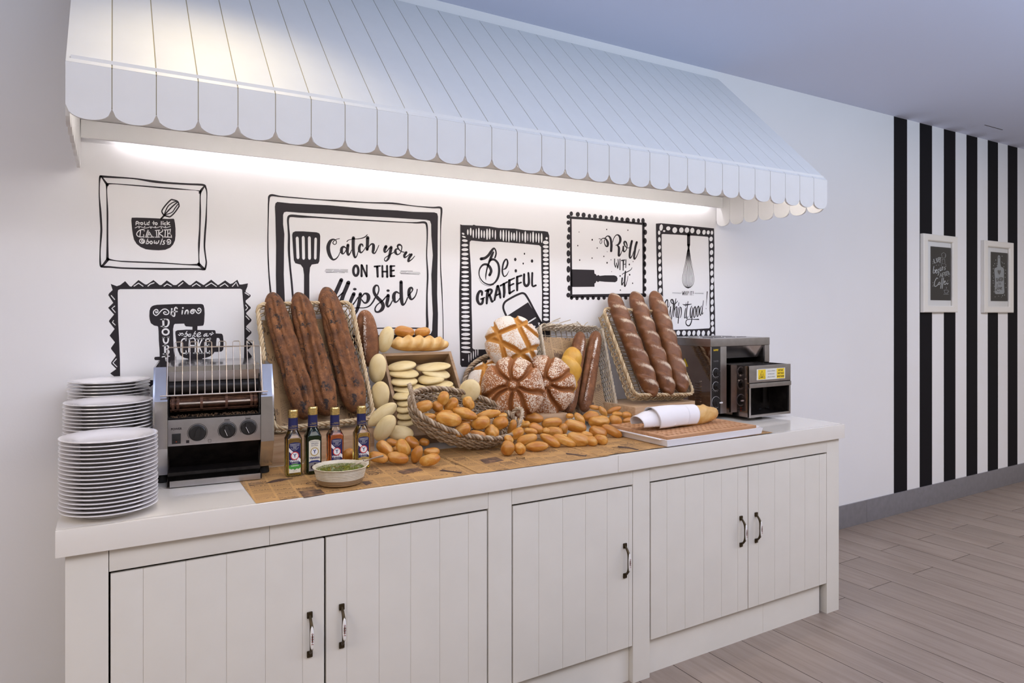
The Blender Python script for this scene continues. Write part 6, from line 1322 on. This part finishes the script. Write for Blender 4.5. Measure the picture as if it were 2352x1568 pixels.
for k, tx_ in enumerate(('SUPERFICIES A ALTA TEMPERATURA', 'HIGH TEMPERATURE SURFACE', 'SUPERFICIES HAUTE TEMPERATURE')): text_obj('lettering', tx_, 0.0088, FRONT((sx0 + sx1) / 2 + 0.0005, PY0 - 0.0008, sz1 - 0.013 - k * 0.0150), M_GREYP, st_, sx=0.42)
for k, tx_ in enumerate(('NO TOCAR', "DON'T TOUCH", 'NE PAS TOUCHER')): text_obj('lettering', tx_, 0.0110, FRONT(sx1 - 0.036, PY0 - 0.0011, sz1 - 0.012 - k * 0.0155), M_INK, st_, sx=0.60, bold=0.0004)
LEFTM = lambda x, y, z: Matrix(((0, 0, -1, x), (-1, 0, 0, y), (0, 1, 0, z), (0, 0, 0, 1)))
cy, cz_ = 2.618, at(1573, 834, 2.618).z - CT
w_ = MB(); w_.prism([(-0.024, -0.016), (0.024, -0.016), (0.0, 0.026)], 'z', 0.0, 0.0008, LEFTM(X0 - 0.0009, cy, cz_) ); w_ = w_.build('warning_triangle', M_YEL, T, False)
m = MB(); m.tube([(X0 - 0.0012, cy - 0.020, cz_ - 0.0135), (X0 - 0.0012, cy + 0.020, cz_ - 0.0135), (X0 - 0.0012, cy, cz_ + 0.0215)], 0.0010, 4, True)
m.tube([(X0 - 0.0012, cy + 0.002, cz_ + 0.012), (X0 - 0.0012, cy + 0.003, cz_ + 0.001), (X0 - 0.0012, cy - 0.003, cz_ + 0.002), (X0 - 0.0012, cy - 0.001, cz_ - 0.011)], 0.0012, 4); m.build('lightning_symbol', M_INK, w_, False)
# ------------------------------------------------------------------ bottles of oil and vinegar
M_GLASS = glass_mat('clear_glass', (0.93, 0.95, 0.92, 1)); M_GLASSG = glass_mat('dark_green_glass', (0.10, 0.24, 0.06, 1))
M_GOLD = steel('gold_cap', (0.80, 0.62, 0.26, 1), 0.22, 0.32, 40); M_NAVY = flat('navy_foil', (0.014, 0.016, 0.085, 1), 0.35); M_CREAM = flat('cream_label', (0.74, 0.70, 0.56, 1), 0.55)
M_LRED = flat('label_red', (0.55, 0.025, 0.02, 1), 0.5); M_LGRN = flat('label_green', (0.06, 0.30, 0.04, 1), 0.5); M_LGOLD = flat('label_gold', (0.42, 0.29, 0.07, 1), 0.45); M_LWHT = flat('label_white', (0.80, 0.79, 0.77, 1), 0.5); M_LNAVYT = flat('label_navy', (0.02, 0.03, 0.14, 1), 0.5); M_OLIVE = flat('olive_print', (0.030, 0.020, 0.028, 1), 0.5)
HWB = 0.0248
def sq_section(hw, ch, z):
    c = hw - ch; pts = []
    for cx_, cy_, a0 in ((c, c, 0), (-c, c, PI / 2), (-c, -c, PI), (c, -c, 3 * PI / 2)):
        for k in range(4): a = a0 + PI / 2 * k / 3; pts.append((cx_ + ch * math.cos(a), cy_ + ch * math.sin(a), z))
    return pts
def loft(sections):
    m = MB(); n = len(sections[0]); P = [p for s_ in sections for p in s_]; fs = []
    for i in range(len(sections) - 1):
        for k in range(n): l = (k + 1) % n; fs.append((i * n + k, i * n + l, (i + 1) * n + l, (i + 1) * n + k))
    fs.append(tuple(range(n - 1, -1, -1))); fs.append(tuple((len(sections) - 1) * n + k for k in range(n)))
    return m.add(P, fs)
def bot_sections(ins, zmax):
    S = [(HWB - 0.003 - ins, 0.006, ins), (HWB - ins, 0.006, 0.004 + ins), (HWB - ins, 0.006, 0.120), (HWB - 0.0015 - ins, 0.010, 0.126), (0.0160 - ins * .6, 0.0158 - ins * .6, 0.147), (0.0148 - ins * .6, 0.0146 - ins * .6, 0.156), (0.0142 - ins * .6, 0.0140 - ins * .6, 0.190)]
    out = []
    for i, s_ in enumerate(S):
        if s_[2] <= zmax: out.append(s_)
        else:
            a, b = S[i - 1], s_; t = (zmax - a[2]) / (b[2] - a[2]); out.append(tuple(a[q] + (b[q] - a[q]) * t for q in range(3))); break
    return [sq_section(h, min(c, h - 1e-4), z) for h, c, z in out]
def bottle(label, x, y, liquid, level, glass, style, hscale=1.0):
    t = thing('oil_bottle', label, 'bottle', (x, y, CT + 0.0042), (0, 0, 0), 'oil and vinegar bottles'); t.scale = (1, 1, hscale)
    loft(bot_sections(0.0, 1)).build('glass', glass, t, 40)
    lm = glass_mat('bottle_liquid', liquid, 0.0, 1.36); loft(bot_sections(0.0016, level)).build('liquid', lm, t, 40)
    MB().lathe([(0.0166, 0.1500), (0.0160, 0.158), (0.0152, 0.190), (0.0140, 0.1905)], 28).build('neck_foil', M_NAVY, t, 40)
    m = MB(); m.lathe([(0.0170, 0.1525), (0.0169, 0.1542)], 28); m.lathe([(0.0167, 0.1600), (0.0166, 0.1606)], 28); m.build('gold_band', M_GOLD, t, 40)
    text_obj('lettering', 'YBARRA', 0.0052, FRONT(0.0, -0.0171, 0.1580 + 0.006), M_GOLD, t, sx=0.9)
    pr = [(0.0150, 0.1895)]
    for k in range(4): z = 0.1905 + k * 0.0055; pr += [(0.0162, z), (0.0164, z + 0.004), (0.0155, z + 0.0048)]
    pr += [(0.0160, 0.2130), (0.0150, 0.2160), (0.0, 0.2165)]
    MB().lathe(pr, 30).build('cap', M_GOLD, t, 30)
    yf = -HWB - 0.0004; lx = 0.0188
    lab = MB().prism([(-lx, 0.010), (lx, 0.010), (lx, 0.106), (lx * .7, 0.1095), (0, 0.1112), (-lx * .7, 0.1095), (-lx, 0.106)], 'y', yf, yf + 0.0003)
    lab = lab.build('front_label', M_CREAM if style == 'virgin' else M_NAVY, t, False)
    def flat_(name, pts, mat, dy): MB().prism(pts, 'y', yf - dy, yf - dy + 0.0001).build(name, mat, lab, False)
    zc = 0.0665 if style != 'virgin' else 0.072
    if style != 'virgin':
        flat_('white_sash', [(-lx, 0.094), (-lx, 0.082), (lx, 0.042), (lx, 0.054)], M_LWHT, 0.0003)
        bz = 0.034 if style != 'chili' else 0.030
        flat_('lower_panel', [(-lx, 0.0102), (lx, 0.0102), (lx, bz - 0.004), (0, bz + 0.002), (-lx, bz - 0.004)], {'basil': M_CREAM, 'chili': M_LRED, 'garlic': M_CREAM}[style], 0.0003)
        if style == 'basil': flat_('green_band', [(-lx, 0.026), (-0.010, 0.022), (-0.006, 0.024), (0, 0.0195), (0.006, 0.024), (0.012, 0.022), (lx, 0.026), (lx, 0.036), (0, 0.040), (-lx, 0.036)], M_LGRN, 0.0005)
        if style == 'garlic':
            flat_('gold_band', [(-lx, 0.030), (lx, 0.030), (lx, 0.037), (0, 0.040), (-lx, 0.037)], M_LGOLD, 0.0005)
            m = MB(); disc(m, -0.001, yf - 0.0005, 0.0215, 0.0058, 14, 0.0048); m.add([(-0.003, yf - 0.0005, 0.025), (0.001, yf - 0.0005, 0.025), (-0.0005, yf - 0.0005, 0.030)], [(0, 1, 2)]); m.build('garlic_print', M_OLIVE, lab, False)
        text_obj('lettering', {'basil': 'ALBAHACA', 'chili': 'GUINDILLA', 'garlic': 'TRUFA'}[style], 0.0056, FRONT(0, yf - 0.0006, 0.0335 if style != 'chili' else 0.024), M_LWHT if style != 'garlic' else M_LNAVYT, lab, sx=0.85, bold=0.0001)
        if style == 'basil': text_obj('lettering', '250 ml', 0.0045, FRONT(0, yf - 0.0004, 0.0165), M_INK, lab)
        for k, tx_ in enumerate(('CONDIMENTO DE', 'ACEITE DE OLIVA', 'VIRGEN', 'EXTRA')): text_obj('lettering', tx_, 0.0044, FRONT(0, yf - 0.0002, 0.1045 - k * 0.0046), M_LWHT, lab, sx=0.85)
        m = MB(); m.tube([(0.0125 * math.cos(a), yf - 0.0004, 0.098 + 0.0125 * math.sin(a)) for a in [math.radians(195 + 150 * k / 14) for k in range(15)]], 0.0003, 4); m.build('arc_line', M_LWHT, lab, False)
        ringm, txm = M_LRED, M_LWHT
        for k in range(3): text_obj('lettering', ('aceite aromatizado', 'con ingredientes', 'naturales')[k], 0.0030, FRONT(0, yf - 0.0004, 0.0435 - k * 0.0031), M_LWHT, lab)
    else:
        for k, (tx_, sz_) in enumerate((('ACEITE DE OLIVA', 0.0044), ('VIRGEN', 0.0076), ('EXTRA', 0.0076))): text_obj('lettering', tx_, sz_, FRONT(0, yf - 0.0003, 0.1055 - k * 0.0068), M_LNAVYT, lab, sx=0.95)
        flat_('olive_panel', [(-lx, 0.0102), (lx, 0.0102), (lx, 0.036), (0.010, 0.041), (-0.010, 0.041), (-lx, 0.036)], M_GREYP, 0.0003)
        flat_('navy_band', [(-lx, 0.036), (0, 0.0385), (lx, 0.036), (lx, 0.0395), (0.010, 0.044), (-0.010, 0.044), (-lx, 0.0395)], M_LNAVYT, 0.0005)
        m = MB()
        for ox, oz, orr in ((-0.008, 0.022, 0.0055), (0.004, 0.026, 0.0045), (0.010, 0.029, 0.004), (0.001, 0.032, 0.003)): disc(m, ox, yf - 0.0006, oz, orr, 14, orr * 1.15)
        m.build('olive_print', M_OLIVE, lab, False)
        ringm, txm = M_LGOLD, M_LNAVYT
    m = MB(); disc(m, 0, yf - 0.0006, zc, 0.0138, 28); m.build('emblem_ring', ringm, lab, False)
    m = MB(); disc(m, 0, yf - 0.0008, zc, 0.0110, 28); m.build('emblem_disc', M_LWHT, lab, False)
    text_obj('emblem_letter', 'Y', 0.0170, FRONT(0, yf - 0.0010, zc), M_LNAVYT, lab, bold=0.0004)
    text_obj('lettering', 'YBARRA', 0.0092, FRONT(0, yf - 0.0006, 0.0495 if style != 'virgin' else 0.0515), txm, lab, bold=0.0003)
bottle('olive oil bottle with a green leaf label, leftmost of four', 0.517, 2.322, (0.62, 0.50, 0.08, 1), 0.150, M_GLASS, 'basil', 0.997)
bottle('dark green bottle with a cream label, second of four', 0.581, 2.319, (0.14, 0.26, 0.05, 1), 0.150, M_GLASSG, 'virgin', 1.025)
bottle('bottle of red orange oil with a red label foot, third of four', 0.657, 2.322, (0.92, 0.30, 0.06, 1), 0.1285, M_GLASS, 'chili', 0.992)
bottle('bottle of yellow oil with a cream label foot, rightmost of four', 0.749, 2.316, (0.97, 0.80, 0.22, 1), 0.152, M_GLASS, 'garlic', 0.985)
# ------------------------------------------------------------------ herb bowl and spoon
def bowl_mat():
    m = NT('two_tone_stoneware'); sp = m.node('ShaderNodeSeparateXYZ'); m.link(m.co(), sp.inputs[0])
    n = m.noise(40, 4); k = m.math('GREATER_THAN', m.math('ADD', sp.outputs[2], m.math('MULTIPLY', n, 0.001)), 0.0195)
    m.color(m.mix(k, (0.30, 0.185, 0.085, 1), m.ramp(n, [(0.3, (0.58, 0.50, 0.37, 1)), (0.7, (0.68, 0.61, 0.48, 1))]))).set(Roughness=0.35); return m.mat
bw = thing('herb_bowl', 'ribbed beige stoneware bowl of green herb oil, before the bottles', 'bowl', (0.622, 2.136, CT + 0.0032))
pr = [(0.0, 0.0), (0.062, 0.0), (0.066, 0.002)]
for k in range(9): z = 0.004 + k * 0.0052; r = 0.066 + 0.0145 * (z / 0.05) ** 0.8; pr += [(r + 0.0012, z), (r + 0.0016, z + 0.0022), (r + 0.0002, z + 0.0042)]
pr += [(0.0845, 0.0520), (0.0860, 0.0540), (0.0845, 0.0552), (0.0815, 0.0540), (0.0765, 0.0440), (0.066, 0.010), (0.0, 0.006)]
MB().lathe(pr, 56).build('bowl_body', bowl_mat(), bw, 40)
M_OIL = flat('herb_oil', (0.16, 0.17, 0.020, 1), 0.06)
MB().lathe([(0.0, 0.0455), (0.0768, 0.0455), (0.072, 0.044)], 40).build('oil_surface', M_OIL, bw, 40)
M_HERB = flat('chopped_herbs', (0.075, 0.115, 0.018, 1), 0.5, var=0.7, vs_=160); m = MB(); r_ = random.Random(8)
for k in range(520):
    a, r = r_.uniform(0, 2 * PI), 0.073 * math.sqrt(r_.random()); s_ = r_.uniform(0.0012, 0.0036); x, y, z = r * math.cos(a), r * math.sin(a), 0.0458 + r_.uniform(0, 0.0022)
    Mx = Matrix.Translation((x, y, z)) @ Matrix.Rotation(r_.uniform(0, 6), 4, 'Z') @ Matrix.Rotation(r_.uniform(-0.7, 0.7), 4, 'X')
    m.add([Mx @ Vector(p) for p in ((-s_, 0, 0), (0, s_ * 0.45, 0.0003), (s_, 0, 0), (0, -s_ * 0.45, 0.0003))], [(0, 1, 2, 3)])
m.build('chopped_herbs', M_HERB, bw, False, kind='stuff')
sp0, sp1 = Vector((0.655, 2.140, CT + 0.0475)), at(880, 1048, 2.205)
dr = (sp1 - sp0); Lh = dr.length; Msp = frame_from(sp0, dr, z=(0, 0, 1)); sp_ = thing('serving_spoon', 'steel spoon standing in the herb bowl, handle to the right', 'spoon', M=Msp)
MB().tube([(0.0, 0, 0.001), (Lh * 0.35, 0, 0.004), (Lh * 0.7, 0, 0.005), (Lh, 0, 0.002)], [0.0024, 0.0022, 0.0026, 0.0042], 8, flat=0.55).build('handle', M_CHROME, sp_, 40)
MB().grid(lambda u, v: Vector((-0.022 + 0.026 * math.cos(2 * PI * u) * v, 0.016 * math.sin(2 * PI * u) * v, -0.006 * (1 - v * v) + 0.001)), 24, 8, True).build('spoon_bowl', M_CHROME, sp_, 40)
# ------------------------------------------------------------------ white tray with wooden cutting grid and a wrapped loaf
tr = thing('serving_tray', 'low white tray holding a wooden cutting grid, right of the rolls', 'tray', (2.198, 2.232, CT + 0.0048), (0, 0, math.radians(1.2)))
M_TRAYW = flat('white_melamine', (0.84, 0.82, 0.83, 1), 0.22)
M_HOLESHADE = flat('hole_shade_brown', (0.16, 0.075, 0.035, 1), 0.7)  # dark brown standing in for shade inside the grid holes
def tray_loft():
    a, b = 0.292, 0.200
    S = [(a - 0.022, b - 0.022, 0.0), (a - 0.006, b - 0.004, 0.0), (a, b, 0.027), (a - 0.004, b - 0.004, 0.0275), (a - 0.012, b - 0.010, 0.004), (a - 0.03, b - 0.03, 0.004)]
    return loft([[(x, y, z), (-x, y, z), (-x, -y, z), (x, -y, z)] for x, y, z in S])
tray_loft().build('tray_body', M_TRAYW, tr, 25)
for s_ in (-1, 1): MB().bbox(*((-0.306, -0.291) if s_ < 0 else (0.291, 0.306)), -0.17, 0.17, 0.0245, 0.0285, 0.0015).build('grip_flange', M_TRAYW, tr)
bd = thing('cutting_grid', 'wooden cutting board pierced with rows of square holes, in white tray', 'cutting board', (2.198, 2.232, CT + 0.0048), (0, 0, math.radians(1.2)))
gx, gy, gz0, gz1 = 0.272, 0.180, 0.020, 0.036
for y0, y1 in ((-gy, -gy + 0.024), (gy - 0.024, gy)): MB().bbox(-gx, gx, y0, y1, gz0, gz1, 0.0015).build('border_bar', M_BEECH, bd)
for x0, x1 in ((-gx, -gx + 0.024), (gx - 0.024, gx)): MB().bbox(x0, x1, -gy + 0.0243, gy - 0.0243, gz0, gz1, 0.0015).build('border_bar', M_BEECH, bd)
nY = 11; pY = (2 * gy - 0.048) / nY
for k in range(1, nY): y = -gy + 0.024 + k * pY; MB().bbox(-gx + 0.0243, gx - 0.0243, y - 0.0085, y + 0.0085, gz0 + 0.001, gz1, 0.0008).build('long_bar', M_BEECH, bd)
nX = 19; pX = (2 * gx - 0.048) / nX
for k in range(1, nX): x = -gx + 0.024 + k * pX; MB().box(x - 0.0078, x + 0.0078, -gy + 0.0243, gy - 0.0243, gz0 + 0.0012, gz1 - 0.0004).build('cross_bar', M_BEECH, bd)
for x in (-0.2, 0.2): MB().box(x - 0.012, x + 0.012, -0.15, 0.15, 0.0077, gz0 + 0.0009).build('runner', M_BEECH, bd)
MB().box(-gx + 0.006, gx - 0.006, -gy + 0.006, gy - 0.006, 0.0045, 0.0075).build('hole_shade_sheet', M_HOLESHADE, bd)  # added sheet, makes the holes look dark from above
GT = CT + 0.0048 + gz1
def seedy(s_, ph, x):
    vis = max(0, math.sin(ph)); q = (s_ * 4.2 + ph * 0.25) % 1.0
    return 1 + 0.16 * vis * math.exp(-((q - 0.5) / 0.16) ** 2) + 0.06 * noise.noise(Vector((x * 40, ph, 2))), 0.25 * vis
me = loaf_mesh('brioche_loaf', M_BRIO, 0.385, 0.0440, seedy, 70, 40, 1.5, 0, 17, 0.08, (0.95, 1.0))
loaf('brioche_loaf', 'golden loaf half wrapped in a white napkin on the cutting board', 'bread loaf', me, Vector((2.025, 2.215, GT + 0.039)), Vector((2.405, 2.225, GT + 0.039)), (0, -0.35, 1))
nk = thing('cloth_napkin', 'folded white napkin wrapped round the loaf on the cutting board', 'napkin', (2.15, 2.218, GT))
def nap(u, v, rr=0.0500, x0=-0.150, x1=0.085, a0=-34, a1=206, lay=0.0):
    a = math.radians(a0 + (a1 - a0) * v); x = x0 + (x1 - x0) * u + 0.014 * math.sin(a) * (1 if u > .5 else -.6)
    k = rr + lay + 0.0012 * math.sin(u * 7 + v * 5)
    k *= 1 + 0.05 * (1 - u)
    y = -math.cos(a) * k * 1.04; z = 0.039 + math.sin(a) * k
    return Vector((x, y, max(0.0012 + lay * .3, z)))
M_LINEN = flat('white_linen', (0.84, 0.81, 0.815, 1), 0.8, bump=0.1, bs=600)
def cloth(name, fn, nu, nv, th=0.0012):
    m = MB(); m.grid(fn, nu, nv); o = m.build(name, M_LINEN, nk, True); sm = o.modifiers.new('thickness', 'SOLIDIFY'); sm.thickness = th; sm.offset = 1; return o
cloth('wrap', lambda u, v: nap(u, v), 36, 40)
cloth('fold', lambda u, v: nap(u, v, 0.0510, -0.150, 0.02, -30, 130, 0.0025), 24, 24)
cloth('fold', lambda u, v: nap(u, v, 0.040 + 0.008 * u, -0.225, -0.12, -30, 205, 0.0) + Vector((0, 0.006 * (1 - u), -0.022 * (1 - u) ** 1.5 * max(0, math.sin(PI * v)))), 16, 24)
